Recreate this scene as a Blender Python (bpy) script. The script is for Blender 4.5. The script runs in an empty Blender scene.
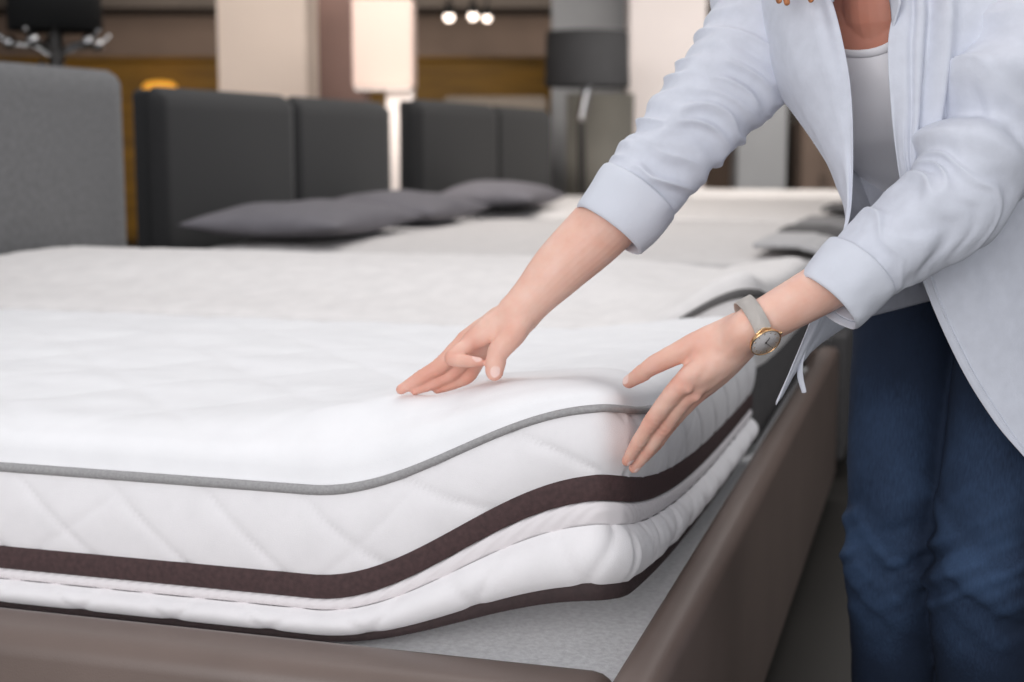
import bpy, bmesh, math, random
import numpy as np
from mathutils import Vector, Matrix

random.seed(7)
scene = bpy.context.scene
COL = scene.collection
PI = math.pi

# ------------------------------------------------------------------ camera
F = 1445.0                       # focal length in pixels of the 1024 px wide frame
TH = math.atan(198.0 / F)        # downward pitch
CAMZ = 1.0
cam = bpy.data.cameras.new('camera')
cam.sensor_width = 36.0
cam.lens = F / 1024.0 * 36.0
cam.clip_start = 0.05
camo = bpy.data.objects.new('camera', cam)
COL.objects.link(camo)
camo.location = (0, 0, CAMZ)
camo.rotation_euler = (PI / 2 - TH, 0, 0)
cam.dof.use_dof = True
cam.dof.focus_distance = 1.64
cam.dof.aperture_fstop = 4.0
scene.camera = camo
scene.view_settings.view_transform = 'Standard'
scene.view_settings.look = 'None'
scene.view_settings.exposure = 0.0


def P(px, py, d):
    """measured point of the place: image pixel + forward distance (m) -> world xyz"""
    xc = (px - 512.0) / F
    yc = (341.0 - py) / F
    dy = math.cos(TH) + yc * math.sin(TH)
    dz = -math.sin(TH) + yc * math.cos(TH)
    k = d / dy
    return np.array((xc * k, d, CAMZ + dz * k))


# ------------------------------------------------------------------ noise
def _h(ix, iy, iz, seed):
    n = ix * 374761393 + iy * 668265263 + iz * 2147483647 + seed * 974711
    n = n & 0x7fffffff
    n = (n ^ (n >> 13)) * 1274126177
    n = n & 0x7fffffff
    return ((n ^ (n >> 16)) & 0xffff) / 32767.5 - 1.0


def vnoise(x, y, z=0.0, seed=0):
    x, y, z = np.broadcast_arrays(np.asarray(x, float), np.asarray(y, float), np.asarray(z, float))
    x0, y0, z0 = np.floor(x).astype(np.int64), np.floor(y).astype(np.int64), np.floor(z).astype(np.int64)
    fx, fy, fz = x - x0, y - y0, z - z0
    fx, fy, fz = [f * f * f * (f * (f * 6 - 15) + 10) for f in (fx, fy, fz)]
    r = 0
    for a in (0, 1):
        for b in (0, 1):
            for c in (0, 1):
                w = (fx if a else 1 - fx) * (fy if b else 1 - fy) * (fz if c else 1 - fz)
                r = r + w * _h(x0 + a, y0 + b, z0 + c, seed)
    return r


def smooth(a, b, x):
    t = np.clip((np.asarray(x, float) - a) / (b - a), 0, 1)
    return t * t * (3 - 2 * t)


# ------------------------------------------------------------------ objects
def link(o, parent=None):
    COL.objects.link(o)
    if parent is not None:
        o.parent = parent
    return o


def tag(o, label=None, cat=None, group=None, kind=None):
    if label: o['label'] = label
    if cat: o['category'] = cat
    if group: o['group'] = group
    if kind: o['kind'] = kind
    return o


def empty(name, loc=(0, 0, 0), rz=0.0):
    o = bpy.data.objects.new(name, None)
    o.empty_display_size = 0.1
    o.location = loc
    o.rotation_euler = (0, 0, rz)
    return link(o)


def mesh(name, V, Fc, mat=None, parent=None, flat=False, sub=0):
    me = bpy.data.meshes.new(name)
    V = np.asarray(V, float).reshape(-1, 3)
    me.from_pydata(V.tolist(), [], [list(map(int, f)) for f in Fc])
    me.validate()
    if mat: me.materials.append(mat)
    me.shade_flat() if flat else me.shade_smooth()
    o = bpy.data.objects.new(name, me)
    link(o, parent)
    if sub:
        m = o.modifiers.new('sub', 'SUBSURF'); m.levels = sub; m.render_levels = sub
    return o


class MB:
    """collects shapes into one mesh"""
    def __init__(self): self.V, self.F = [], []

    def add(self, V, Fc):
        b = len(self.V)
        self.V.extend([tuple(v) for v in np.asarray(V, float).reshape(-1, 3)])
        self.F.extend([tuple(int(i) + b for i in f) for f in Fc])
        return self

    def build(self, name, mat=None, parent=None, **k):
        return mesh(name, self.V, self.F, mat, parent, **k)


def grid_faces(n, m, cu=False, cv=False):
    f = []
    for i in range(n - (0 if cu else 1)):
        i2 = (i + 1) % n
        for j in range(m - (0 if cv else 1)):
            j2 = (j + 1) % m
            f.append((i * m + j, i2 * m + j, i2 * m + j2, i * m + j2))
    return f


def catmull(pts, n):
    """resample a polyline (k,dim) to n samples, Catmull-Rom"""
    pts = np.asarray(pts, float)
    k = len(pts)
    if k == 2:
        t = np.linspace(0, 1, n)[:, None]
        return pts[0] * (1 - t) + pts[1] * t
    ext = np.vstack([2 * pts[0] - pts[1], pts, 2 * pts[-1] - pts[-2]])
    out = []
    for q in np.linspace(0, k - 1 - 1e-9, n):
        i = int(q); t = q - i
        p0, p1, p2, p3 = ext[i], ext[i + 1], ext[i + 2], ext[i + 3]
        out.append(0.5 * (2 * p1 + (p2 - p0) * t + (2 * p0 - 5 * p1 + 4 * p2 - p3) * t * t + (3 * p1 - p0 - 3 * p2 + p3) * t ** 3))
    return np.array(out)


def unit(v):
    v = np.asarray(v, float)
    return v / max(np.linalg.norm(v), 1e-9)


def frames(C, ref):
    T = np.gradient(C, axis=0)
    A, B = [], []
    ref = np.asarray(ref, float)
    for i in range(len(C)):
        t = unit(T[i])
        r = ref if ref.ndim == 1 else ref[i]
        a = unit(r - t * np.dot(r, t))
        A.append(a); B.append(np.cross(t, a))
    return T, np.array(A), np.array(B)


def tube(pts, rad, ref=(0.3, -0.2, 1.0), n=24, seg=16, caps='round', disp=None):
    """loft with elliptical sections. rad: list of r or (ra, rb); ra lies along ref. returns V, F"""
    R = np.array([(r, r) if np.isscalar(r) else r for r in rad], float)
    C = catmull(pts, n)
    R = catmull(R, n)
    T, A, B = frames(C, ref)
    th = np.linspace(0, 2 * PI, seg, endpoint=False)
    rings = []
    for i in range(n):
        rings.append(C[i] + R[i, 0] * np.cos(th)[:, None] * A[i] + R[i, 1] * np.sin(th)[:, None] * B[i])
    if caps == 'round':
        pre, post = [], []
        for lst, i, sgn in ((pre, 0, -1), (post, n - 1, 1)):
            t = unit(T[i]) * sgn
            rm = R[i].min()
            for a in (0.35, 0.65, 0.87, 0.97):
                c = math.sqrt(1 - a * a)
                lst.append(C[i] + t * rm * a + c * (rings[i] - C[i]))
        rings = pre[::-1] + rings + post
    V = np.array(rings)
    if disp is not None:
        V = disp(V)
    m = len(rings)
    Fc = grid_faces(m, seg, cv=True)
    V = V.reshape(-1, 3)
    if caps:
        Fc.append(tuple(range(seg))[::-1])
        Fc.append(tuple(range((m - 1) * seg, m * seg)))
    return V, Fc


def ellipsoid(c, ax, r, n=16, seg=24):
    ax = np.asarray(ax, float)
    V, Fc = [], []
    for i in range(n + 1):
        p = PI * i / n
        p = min(max(p, 0.02), PI - 0.02)
        for j in range(seg):
            q = 2 * PI * j / seg
            V.append(np.asarray(c) + ax[0] * r[0] * math.sin(p) * math.cos(q) + ax[1] * r[1] * math.sin(p) * math.sin(q) + ax[2] * r[2] * math.cos(p))
    Fc = grid_faces(n + 1, seg, cv=True)
    Fc.append(tuple(range(seg))[::-1]); Fc.append(tuple(range(n * seg, (n + 1) * seg)))
    return V, Fc


def rbox(x0, x1, y0, y1, z0, z1, r=0.01, seg=3):
    """rounded box"""
    bm = bmesh.new()
    bmesh.ops.create_cube(bm, size=1)
    for v in bm.verts:
        v.co = Vector((x0 + (v.co.x + .5) * (x1 - x0), y0 + (v.co.y + .5) * (y1 - y0), z0 + (v.co.z + .5) * (z1 - z0)))
    if r > 0:
        bmesh.ops.bevel(bm, geom=list(bm.edges), offset=r, segments=seg, profile=0.5, affect='EDGES')
    bm.verts.index_update()
    V = [tuple(v.co) for v in bm.verts]
    Fc = [tuple(v.index for v in f.verts) for f in bm.faces]
    bm.free()
    return V, Fc


def lathe(prof, c=(0, 0, 0), seg=32, cap=True):
    V = []
    for r, z in prof:
        for j in range(seg):
            q = 2 * PI * j / seg
            V.append((c[0] + r * math.cos(q), c[1] + r * math.sin(q), c[2] + z))
    Fc = grid_faces(len(prof), seg, cv=True)
    Fc = [f[::-1] for f in Fc]
    if cap:
        Fc.append(tuple(range(seg))[::-1]); Fc.append(tuple(range((len(prof) - 1) * seg, len(prof) * seg)))
    return V, Fc


def remesh(V, Fc, vox, smooth_it=4, fac=0.5):
    me = bpy.data.meshes.new('tmp')
    me.from_pydata([tuple(v) for v in V], [], Fc)
    o = bpy.data.objects.new('tmp', me)
    COL.objects.link(o)
    m = o.modifiers.new('r', 'REMESH'); m.mode = 'VOXEL'; m.voxel_size = vox
    if smooth_it:
        s = o.modifiers.new('s', 'SMOOTH'); s.factor = fac; s.iterations = smooth_it
    dg = bpy.context.evaluated_depsgraph_get()
    out = bpy.data.meshes.new_from_object(o.evaluated_get(dg), depsgraph=dg)
    bpy.data.objects.remove(o, do_unlink=True)
    return out


def mesh_co(me):
    a = np.empty(len(me.vertices) * 3); me.vertices.foreach_get('co', a); return a.reshape(-1, 3)


def mesh_no(me):
    a = np.empty(len(me.vertices) * 3); me.vertices.foreach_get('normal', a); return a.reshape(-1, 3)


def set_co(me, co):
    me.vertices.foreach_set('co', np.asarray(co, float).ravel()); me.update()


# ------------------------------------------------------------------ materials
def srgb(c):
    return tuple(((x / 255.0) / 12.92 if x / 255.0 <= 0.04045 else ((x / 255.0 + 0.055) / 1.055) ** 2.4) for x in c) + (1.0,)


def material(name, col, rough=0.8, metal=0.0, var=0.0, scale=40.0, bump=0.0, bscale=None, sheen=0.0, spec=None,
             emit=None, estr=0.0, weave=0.0, wscale=900.0, sss=0.0, stretch=None, col2=None, coat=0.0):
    m = bpy.data.materials.new(name); m.use_nodes = True
    nt = m.node_tree; N = nt.nodes; L = nt.links
    b = N['Principled BSDF']
    c = srgb(col)
    b.inputs['Base Color'].default_value = c
    b.inputs['Roughness'].default_value = rough
    b.inputs['Metallic'].default_value = metal
    if spec is not None: b.inputs['Specular IOR Level'].default_value = spec
    if sheen: b.inputs['Sheen Weight'].default_value = sheen
    if coat: b.inputs['Coat Weight'].default_value = coat
    if emit:
        b.inputs['Emission Color'].default_value = srgb(emit); b.inputs['Emission Strength'].default_value = estr
    tc = N.new('ShaderNodeTexCoord')
    mp = N.new('ShaderNodeMapping'); L.new(tc.outputs['Object'], mp.inputs['Vector'])
    if stretch: mp.inputs['Scale'].default_value = stretch
    if var or col2:
        n = N.new('ShaderNodeTexNoise'); n.inputs['Scale'].default_value = scale; n.inputs['Detail'].default_value = 5
        L.new(mp.outputs['Vector'], n.inputs['Vector'])
        r = N.new('ShaderNodeValToRGB')
        lo = col2 if col2 else tuple(max(0, x * (1 - var)) for x in col)
        hi = col if col2 else tuple(min(255, x * (1 + var)) for x in col)
        r.color_ramp.elements[0].position = 0.3; r.color_ramp.elements[1].position = 0.7
        r.color_ramp.elements[0].color = srgb(lo); r.color_ramp.elements[1].color = srgb(hi)
        L.new(n.outputs['Fac'], r.inputs['Fac']); L.new(r.outputs['Color'], b.inputs['Base Color'])
    if bump or weave:
        n = N.new('ShaderNodeTexNoise'); n.inputs['Scale'].default_value = bscale or scale * 4; n.inputs['Detail'].default_value = 4
        L.new(mp.outputs['Vector'], n.inputs['Vector'])
        h = n.outputs['Fac']
        bp = N.new('ShaderNodeBump'); bp.inputs['Strength'].default_value = bump or weave; bp.inputs['Distance'].default_value = 0.002
        if weave:
            w = N.new('ShaderNodeTexChecker'); w.inputs['Scale'].default_value = wscale
            L.new(mp.outputs['Vector'], w.inputs['Vector'])
            ad = N.new('ShaderNodeMath'); ad.operation = 'ADD'
            L.new(h, ad.inputs[0]); L.new(w.outputs['Fac'], ad.inputs[1]); h = ad.outputs[0]
        L.new(h, bp.inputs['Height']); L.new(bp.outputs['Normal'], b.inputs['Normal'])
    return m


M = {}
M['white_quilt'] = material('white quilted fabric', (242, 239, 240), 0.9, var=0.012, scale=25, bump=0.25, bscale=700, sheen=0.15)
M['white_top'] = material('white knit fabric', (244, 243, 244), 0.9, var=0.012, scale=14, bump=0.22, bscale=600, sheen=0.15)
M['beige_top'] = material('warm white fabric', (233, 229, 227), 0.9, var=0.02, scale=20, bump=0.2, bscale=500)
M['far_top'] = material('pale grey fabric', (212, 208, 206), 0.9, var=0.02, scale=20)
M['piping_gray'] = material('grey ribbed piping', (160, 158, 158), 0.75, var=0.06, scale=300, bump=0.4, bscale=900)
M['piping_dark'] = material('dark grey piping', (96, 93, 92), 0.8)
M['brown_tape'] = material('brown woven tape', (72, 52, 52), 0.75, var=0.12, scale=150, bump=0.5, bscale=1300)
M['brown_tape_dark'] = material('dark brown tape', (58, 44, 44), 0.75, var=0.1, scale=150, bump=0.5, bscale=1300)
M['rope'] = material('white twisted cord', (236, 230, 231), 0.85, bump=0.2, bscale=900)
_nt = M['rope'].node_tree
_tc = _nt.nodes.new('ShaderNodeTexCoord'); _w = _nt.nodes.new('ShaderNodeTexWave'); _w.bands_direction = 'DIAGONAL'; _w.inputs['Scale'].default_value = 40
_nt.links.new(_tc.outputs['Object'], _w.inputs['Vector'])
_bp = _nt.nodes.new('ShaderNodeBump'); _bp.inputs['Strength'].default_value = 0.28; _bp.inputs['Distance'].default_value = 0.003
_nt.links.new(_w.outputs['Fac'], _bp.inputs['Height']); _nt.links.new(_bp.outputs['Normal'], _nt.nodes['Principled BSDF'].inputs['Normal'])
M['grey_border'] = material('grey mattress border', (78, 76, 76), 0.85, var=0.05)
M['sheet'] = material('white base cover', (246, 245, 246), 0.9, var=0.05, scale=120, bump=0.5, bscale=250)
M['brown_leather'] = material('brown faux leather', (112, 97, 90), 0.40, var=0.04, scale=6, bump=0.12, bscale=420, spec=0.45)
M['hb_light'] = material('mid grey woven upholstery', (106, 106, 107), 0.92, var=0.10, scale=70, bump=0.4, bscale=400, sheen=0.2)
M['hb_dark'] = material('charcoal upholstery', (36, 36, 37), 0.92, var=0.04, scale=60, sheen=0.15)
M['hb_darker'] = material('deep charcoal upholstery', (27, 27, 28), 0.92, var=0.04, scale=60, sheen=0.08)
M['pillow'] = material('dark grey pillow cotton', (112, 109, 114), 0.9, var=0.03, scale=20)
M['throw_light'] = material('pale grey blanket', (190, 188, 188), 0.9, var=0.03)
M['throw_mid'] = material('mid grey blanket', (140, 138, 138), 0.9, var=0.03)
M['throw_dark'] = material('dark grey blanket', (92, 90, 90), 0.9, var=0.03)
M['floor'] = material('dark taupe floor', (50, 47, 43), 0.55, var=0.05, scale=3, bump=0.05, bscale=60)
M['ceil'] = material('dark ceiling', (84, 76, 70), 0.9, var=0.05, scale=1.5)
M['wallb'] = material('brown grey wall', (116, 99, 88), 0.9, var=0.12, scale=0.8)
M['ochre'] = material('ochre wood panel', (142, 102, 22), 0.6, var=0.18, scale=1.4, stretch=(1, 1, 6))
M['cream'] = material('cream plaster', (226, 208, 194), 0.9, var=0.01, scale=2)
M['pinkbrown'] = material('pink brown plaster', (134, 108, 100), 0.9, var=0.04, scale=2)
M['white_wall'] = material('white plaster', (233, 224, 221), 0.9, var=0.01, scale=2)
M['grey_wall'] = material('grey partition', (160, 161, 163), 0.9, var=0.03, scale=2)
M['grey_dark'] = material('grey green panel', (118, 115, 108), 0.85, var=0.06, scale=3)
M['black_shade'] = material('black lampshade fabric', (22, 22, 22), 0.9)
M['char_shade'] = material('charcoal lampshade fabric', (44, 44, 46), 0.85, var=0.04, scale=10)
M['chrome'] = material('polished chrome', (205, 203, 203), 0.18, metal=1.0)
M['steel'] = material('dark steel', (70, 68, 66), 0.4, metal=0.8)
M['lit_shade'] = material('lit white lampshade', (222, 196, 183), 0.8, emit=(255, 226, 212), estr=0.06)
M['white_paint'] = material('white lacquer', (232, 222, 216), 0.5)
M['bulb'] = material('glowing bulb', (255, 245, 235), 0.5, emit=(255, 236, 220), estr=5.0)
M['amber'] = material('glowing amber lampshade', (240, 170, 60), 0.6, emit=(255, 176, 60), estr=0.7)
M['black_metal'] = material('black metal', (30, 29, 28), 0.5)
M['dark_furn'] = material('dark brown furniture', (62, 54, 47), 0.7, var=0.1, scale=4)
M['beige_bed'] = material('beige bedding', (150, 138, 126), 0.9, var=0.06)

# ================================================================== THE SETTING
A1 = math.atan2(0.958, 0.286)        # direction of the row of beds (rotation of the bed axes)
E1 = np.array((math.cos(A1), math.sin(A1), 0)); E2 = np.array((-math.sin(A1), math.cos(A1), 0))
ORG = np.array((0.122, 1.615, 0.0))  # front foot corner of the near mattress


def S(s, t, z=0.0):
    return ORG + E1 * s + E2 * t + np.array((0, 0, z))


def struct(name, V, Fc, mat, label=None, cat=None):
    o = mesh(name, V, Fc, mat, flat=True)
    o['kind'] = 'structure'
    if label: o['label'] = label; o['category'] = cat or 'wall'
    return o


def prism(c, w, d, z0, z1, rz=0.0):
    """upright box centred at c=(x,y), turned by rz"""
    V, Fc = rbox(-w / 2, w / 2, -d / 2, d / 2, z0, z1, 0.0)
    cs, sn = math.cos(rz), math.sin(rz)
    V = [(c[0] + x * cs - y * sn, c[1] + x * sn + y * cs, z) for x, y, z in V]
    return V, Fc


BY = 19.0
struct('floor', *rbox(-14, 14, -3, 21, -0.12, 0.0, 0), M['floor'], 'dark taupe showroom floor', 'floor')
struct('wall_back', *rbox(-14, 14, BY, BY + 0.15, 0, 3.1, 0), M['wallb'], 'brown grey back wall of the showroom', 'wall')
struct('ceiling', *rbox(-14, 14, 5.5, 21, 3.0, 3.12, 0), M['ceil'], 'dark showroom ceiling', 'ceiling')
struct('wall_right', *rbox(13.85, 14, 4.0, BY, 0, 3.1, 0), M['wallb'], 'brown grey side wall at right', 'wall')
struct('wall_left', *rbox(-14, -13.85, 4.0, BY, 0, 3.1, 0), M['wallb'], 'brown grey side wall at left', 'wall')
# soffit near the back wall
struct('trim_1', *rbox(-14, 14, BY - 1.2, BY - 0.02, 2.62, 2.995, 0), M['ceil'], 'dark soffit along the back wall', 'soffit')

# pillars
struct('wall_pillar_1', *prism((-1.665, 10.1), 0.59, 0.6, 0, 2.995, -0.0), M['cream'], 'cream square pillar behind the headboards', 'pillar')
struct('wall_pillar_2', *prism((-1.34, 10.9), 0.52, 0.5, 0, 2.995, 0.0), M['pinkbrown'], 'pink brown pillar beside the cream pillar', 'pillar')
struct('wall_pillar_3', *prism((1.34, 12.9), 0.66, 0.5, 0, 2.995, 0.0), M['white_wall'], 'white square pillar behind the bent arm', 'pillar')
struct('wall_pillar_4', *prism((2.18, 12.9), 0.42, 0.4, 0, 2.995, 0.0), M['grey_wall'], 'pale grey pillar seen under the raised sleeve', 'pillar')
struct('wall_partition', *prism((0.72, 13.4), 0.72, 0.12, 0, 2.995, 0.0), M['grey_wall'], 'pale grey partition behind the charcoal lamp', 'partition')

# ochre wood-clad counter in front of the back wall
oc = empty('reception_counter', (-3.2, 15.0, 0))
tag(oc, 'long ochre wood counter across the back of the showroom', 'counter')
mesh('counter_front', *rbox(-5.2, 5.0, 0, 0.6, 0.0, 1.83, 0.02), M['ochre'], oc)
mesh('counter_top', *rbox(-5.25, 5.05, -0.05, 0.65, 1.835, 1.87, 0.01), M['ochre'], oc)


# ================================================================== BEDS
def bed_empty(name, s, t, z=0.0):
    return empty(name, S(s, t, z), A1)


def perimeter(W, Lg, r, step):
    """rounded rectangle (0..W)x(0..Lg), CCW, starting beside the foot/front corner; returns pts, normals, arclength"""
    P_, N_ = [], []

    def line(a, b, n):
        k = max(2, int(np.linalg.norm(np.subtract(b, a)) / step))
        for q in np.linspace(0, 1, k, endpoint=False):
            P_.append(np.array(a) * (1 - q) + np.array(b) * q); N_.append(n)

    def arc(c, a0):
        k = max(4, int(r * PI / 2 / (step * 0.6)))
        for q in np.linspace(0, 1, k, endpoint=False):
            a = a0 + q * PI / 2
            P_.append(np.array((c[0] + r * math.cos(a), c[1] + r * math.sin(a)))); N_.append((math.cos(a), math.sin(a)))
    line((r, 0), (W - r, 0), (0, -1)); arc((W - r, r), -PI / 2)
    line((W, r), (W, Lg - r), (1, 0)); arc((W - r, Lg - r), 0)
    line((W - r, Lg), (r, Lg), (0, 1)); arc((r, Lg - r), PI / 2)
    line((0, Lg - r), (0, r), (-1, 0)); arc((r, r), PI)
    P_ = np.array(P_); N_ = np.array(N_, float)
    d = np.linalg.norm(np.roll(P_, -1, 0) - P_, axis=1)
    return P_, N_, np.concatenate(([0], np.cumsum(d)[:-1]))


def tri(x):
    return np.abs((x % 1.0) - 0.5) * 2       # 0 at half, 1 at integer


def quilt(u, v, a, b, sharp=10.0):
    """puffed diamonds: 0 in the stitch lines, 1 on the cushion; u along, v up"""
    l1 = np.abs(((u / a + v / b) % 1.0) - 0.5) * 2
    l2 = np.abs(((u / a - v / b) % 1.0) - 0.5) * 2
    return (1 - np.exp(-(1 - l1) * sharp)) * (1 - np.exp(-(1 - l2) * sharp))


def quilt1(u, v, a, b, sharp=12.0):
    """long diagonal stitch lines, crossed here and there by a fainter one"""
    l1 = np.abs(((u / a + v / b) % 1.0) - 0.5) * 2
    l2 = np.abs(((u / (3 * a) - v / (2.2 * b) + 0.2) % 1.0) - 0.5) * 2
    return (1 - np.exp(-(1 - l1) * sharp)) * (0.55 + 0.45 * (1 - np.exp(-(1 - l2) * 30)))


def mattress(name, s, t, z0, W, Lg, T, mats, step=0.02, lift=None, dome=0.05, crown=0.012, tape=True, dents=(), r=0.055, qd=0.003, seed=1, topnoise=0.003, bump=None):
    root = bed_empty(name, s, t, z0)
    lift = lift or (lambda x, y, f: 0 * x)
    PT, NR, U = perimeter(W, Lg, r, step)
    nU = len(PT)

    def place(x, y, h):
        """bend the whole mattress the way the hands lift its corner"""
        return np.stack([x, y, h + lift(x, y, np.clip(h / T, 0, 1.2))], -1)

    def strip(h0, h1, n, off, disp=None):
        v = np.linspace(0, 1, n)
        uu, vv = np.meshgrid(U, v, indexing='ij')
        o = off(vv) + (disp(uu, vv * (h1 - h0)) if disp else 0)
        x = PT[:, 0:1] + NR[:, 0:1] * o
        y = PT[:, 1:2] + NR[:, 1:2] * o
        for (dx, dy, dr, dd) in dents:
            g = dd * np.exp(-((x - dx) ** 2 + (y - dy) ** 2) / dr ** 2)
            x = x - NR[:, 0:1] * g; y = y - NR[:, 1:2] * g
        hh = np.broadcast_to(h0 + (h1 - h0) * v, uu.shape)
        return place(x, y, hh).reshape(-1, 3), grid_faces(nU, n, cu=True)

    k = T / 0.19
    rows = lambda h: max(3, int(h / min(step, 0.008)) + 1)
    if tape:
        hb, hl, hr_, ht = 0.0095 * k, 0.040 * k, 0.055 * k, 0.0855 * k
        crinkle = lambda uu: smooth(0.55 * Lg, 0.0, 0)  # placeholder, flat
        foot = smooth(0.0, 0.03, NR[:, 1] * -1 - NR[:, 0] * 0 - 0.2 + 0 * U)[:, None] * 0
        isfoot = (NR[:, 1] < -0.5).astype(float)[:, None]
        wr = lambda uu, vv: 0.0022 * isfoot * vnoise(uu * 75, vv * 10, 3.0, 5) * np.exp(-((uu if True else 0) / 0.5) ** 2)
        mesh('bottom_band', *strip(0.0, hb, 5, lambda v: 0.001 + 0.003 * np.sin(PI * v)), mats['tape2'], root)
        mesh('lower_border', *strip(hb - 0.001, hl, rows(hl - hb) + 4, lambda v: -0.003 + 0.016 * np.sin(PI * np.clip(v, 0, 1)) ** 0.7,
             lambda u, v: qd * 1.25 * quilt(u + 0.02, v, 0.135, 0.115) + wr(u, v)), mats['border'], root)
        mesh('rope_trim', *strip(hl - 0.001, hr_, 9, lambda v: -0.002 + 0.007 * np.sin(PI * v) ** 0.6,
             lambda u, v: 0.0 * u * np.sin(PI * np.clip(v / (hr_ - hl), 0, 1))), mats['rope'], root)
        mesh('brown_band', *strip(hr_, ht, 7, lambda v: 0.0030 + 0.0030 * np.sin(PI * v) ** 0.5), mats['tape'], root)
        mesh('upper_border', *strip(ht - 0.001, T, rows(T - ht) + 4, lambda v: -0.002 + 0.008 * np.sin(PI * v) ** 0.8,
             lambda u, v: qd * quilt1(u, v, 0.135, 0.125) + 0.6 * wr(u, v)), mats['border'], root)
    else:
        mesh('lower_border', *strip(0.0, T * 0.52, 8, lambda v: 0.006 * np.sin(PI * v)), mats['border2'], root)
        mesh('upper_border', *strip(T * 0.52, T, 8, lambda v: -0.001 + 0.007 * np.sin(PI * v)), mats['border'], root)
    # piping
    rp = 0.0062
    ph = np.linspace(0, 2 * PI, 10, endpoint=False)
    x = PT[:, 0:1] + NR[:, 0:1] * (0.0035 + rp * np.cos(ph)); y = PT[:, 1:2] + NR[:, 1:2] * (0.0035 + rp * np.cos(ph))
    for (dx, dy, dr, dd) in dents:
        g = dd * 0.5 * np.exp(-((x - dx) ** 2 + (y - dy) ** 2) / dr ** 2)
        x = x - NR[:, 0:1] * g; y = y - NR[:, 1:2] * g
    hh = np.broadcast_to(T + 0.002 + rp * np.sin(ph), x.shape)
    mesh('top_piping', place(x, y, hh).reshape(-1, 3), [f[::-1] for f in grid_faces(nU, 10, cu=True, cv=True)], mats['piping'], root)
    # top panel: grid squeezed on the rounded outline
    ax = lambda Lx: np.unique(np.concatenate([np.linspace(0, 0.14, max(6, int(0.14 / min(step, 0.007)))), np.arange(0.14, Lx - 0.14, max(0.011, step)), np.linspace(Lx - 0.14, Lx, 12)]))
    xs, ys = ax(W), ax(Lg)
    X, Y = np.meshgrid(xs, ys, indexing='ij')
    d = np.minimum(np.minimum(X, W - X), np.minimum(Y, Lg - Y))
    cx = np.clip(X, r, W - r); cy = np.clip(Y, r, Lg - r)
    px, py = X - cx, Y - cy
    m = np.maximum(np.abs(px), np.abs(py)); ln = np.sqrt(px ** 2 + py ** 2); q = np.where(ln > 1e-9, m / np.maximum(ln, 1e-9), 1)
    px, py = px * q, py * q
    Xr, Yr = cx + px, cy + py
    e = np.clip(d / 0.11, 0, 1)
    dome = dome * (1 - 0.22 * np.exp(-(X / 0.45) ** 2 - (Y / 0.17) ** 2)) if tape else dome
    H = T + dome * (1 - (1 - e) ** 2.6) ** (1 / 2.2) + crown * smooth(0.03, 0.5, np.minimum(np.minimum(X, W - X), Y))
    Hq = 0.0035 * (quilt(X, Y, 0.26, 0.26, 7) - 1) * smooth(0.0, 0.05, d)
    Hn = topnoise * (vnoise(X * 9 + 3 * vnoise(X * 2, Y * 2, 1, seed), Y * 4, 0, seed) + 0.7 * vnoise(X * 17, Y * 8, 2, seed + 1)) * smooth(0.02, 0.12, d)
    H = H + Hq + Hn
    if bump: H = H + bump(X, Y) * smooth(0, 0.09, d)
    for (dx, dy, dr, dd) in dents:
        H = H - 0.8 * dd * np.exp(-((X - dx) ** 2 + (Y - dy) ** 2) / dr ** 2) * smooth(0, 0.03, d)
    bulge = 0.006 * np.sin(PI * np.clip(d / 0.05, 0, 1)) 
    nx = np.where(ln > 1e-9, px / np.maximum(np.sqrt(px**2+py**2), 1e-9), 0.0) * (m > 0); ny = np.where(ln > 1e-9, py / np.maximum(np.sqrt(px**2+py**2), 1e-9), 0.0) * (m > 0)
    Xr, Yr = Xr + nx * bulge, Yr + ny * bulge
    mesh('top_panel', place(Xr, Yr, H).reshape(-1, 3), [f for f in grid_faces(len(xs), len(ys))], mats['top'], root)
    xb, yb = np.meshgrid(np.linspace(0.02, W - 0.02, 24), np.linspace(0.02, Lg - 0.02, 40), indexing='ij')
    mesh('base_panel', place(xb, yb, 0 * xb + 0.001).reshape(-1, 3), [f[::-1] for f in grid_faces(24, 40)], mats['border'], root)
    return root


def lift_near(x, y, f):
    ls = 0.038 + 0.083 * np.exp(-np.clip(x, 0, None) / 0.36)
    lt = 0.5 * (1 + np.cos(PI * np.clip(y / 0.385, 0, 1)))
    return ls * lt * np.interp(f, [0, .15, .265, .46, 1.0, 1.2], [.70, 1.0, 1.24, 1.24, 1.0, .93])


def lift_second(x, y, f):
    ls = 0.045 + 0.062 * np.exp(-np.clip(x, 0, None) / 0.3)
    lt = 0.5 * (1 + np.cos(PI * np.clip(y / 0.27, 0, 1)))
    return ls * lt * f


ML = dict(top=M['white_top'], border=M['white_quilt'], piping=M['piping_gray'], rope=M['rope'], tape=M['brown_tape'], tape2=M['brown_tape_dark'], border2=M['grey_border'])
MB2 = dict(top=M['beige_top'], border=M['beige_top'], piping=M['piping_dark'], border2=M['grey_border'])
MF = dict(top=M['far_top'], border=M['far_top'], piping=M['piping_dark'], border2=M['grey_border'])

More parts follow.
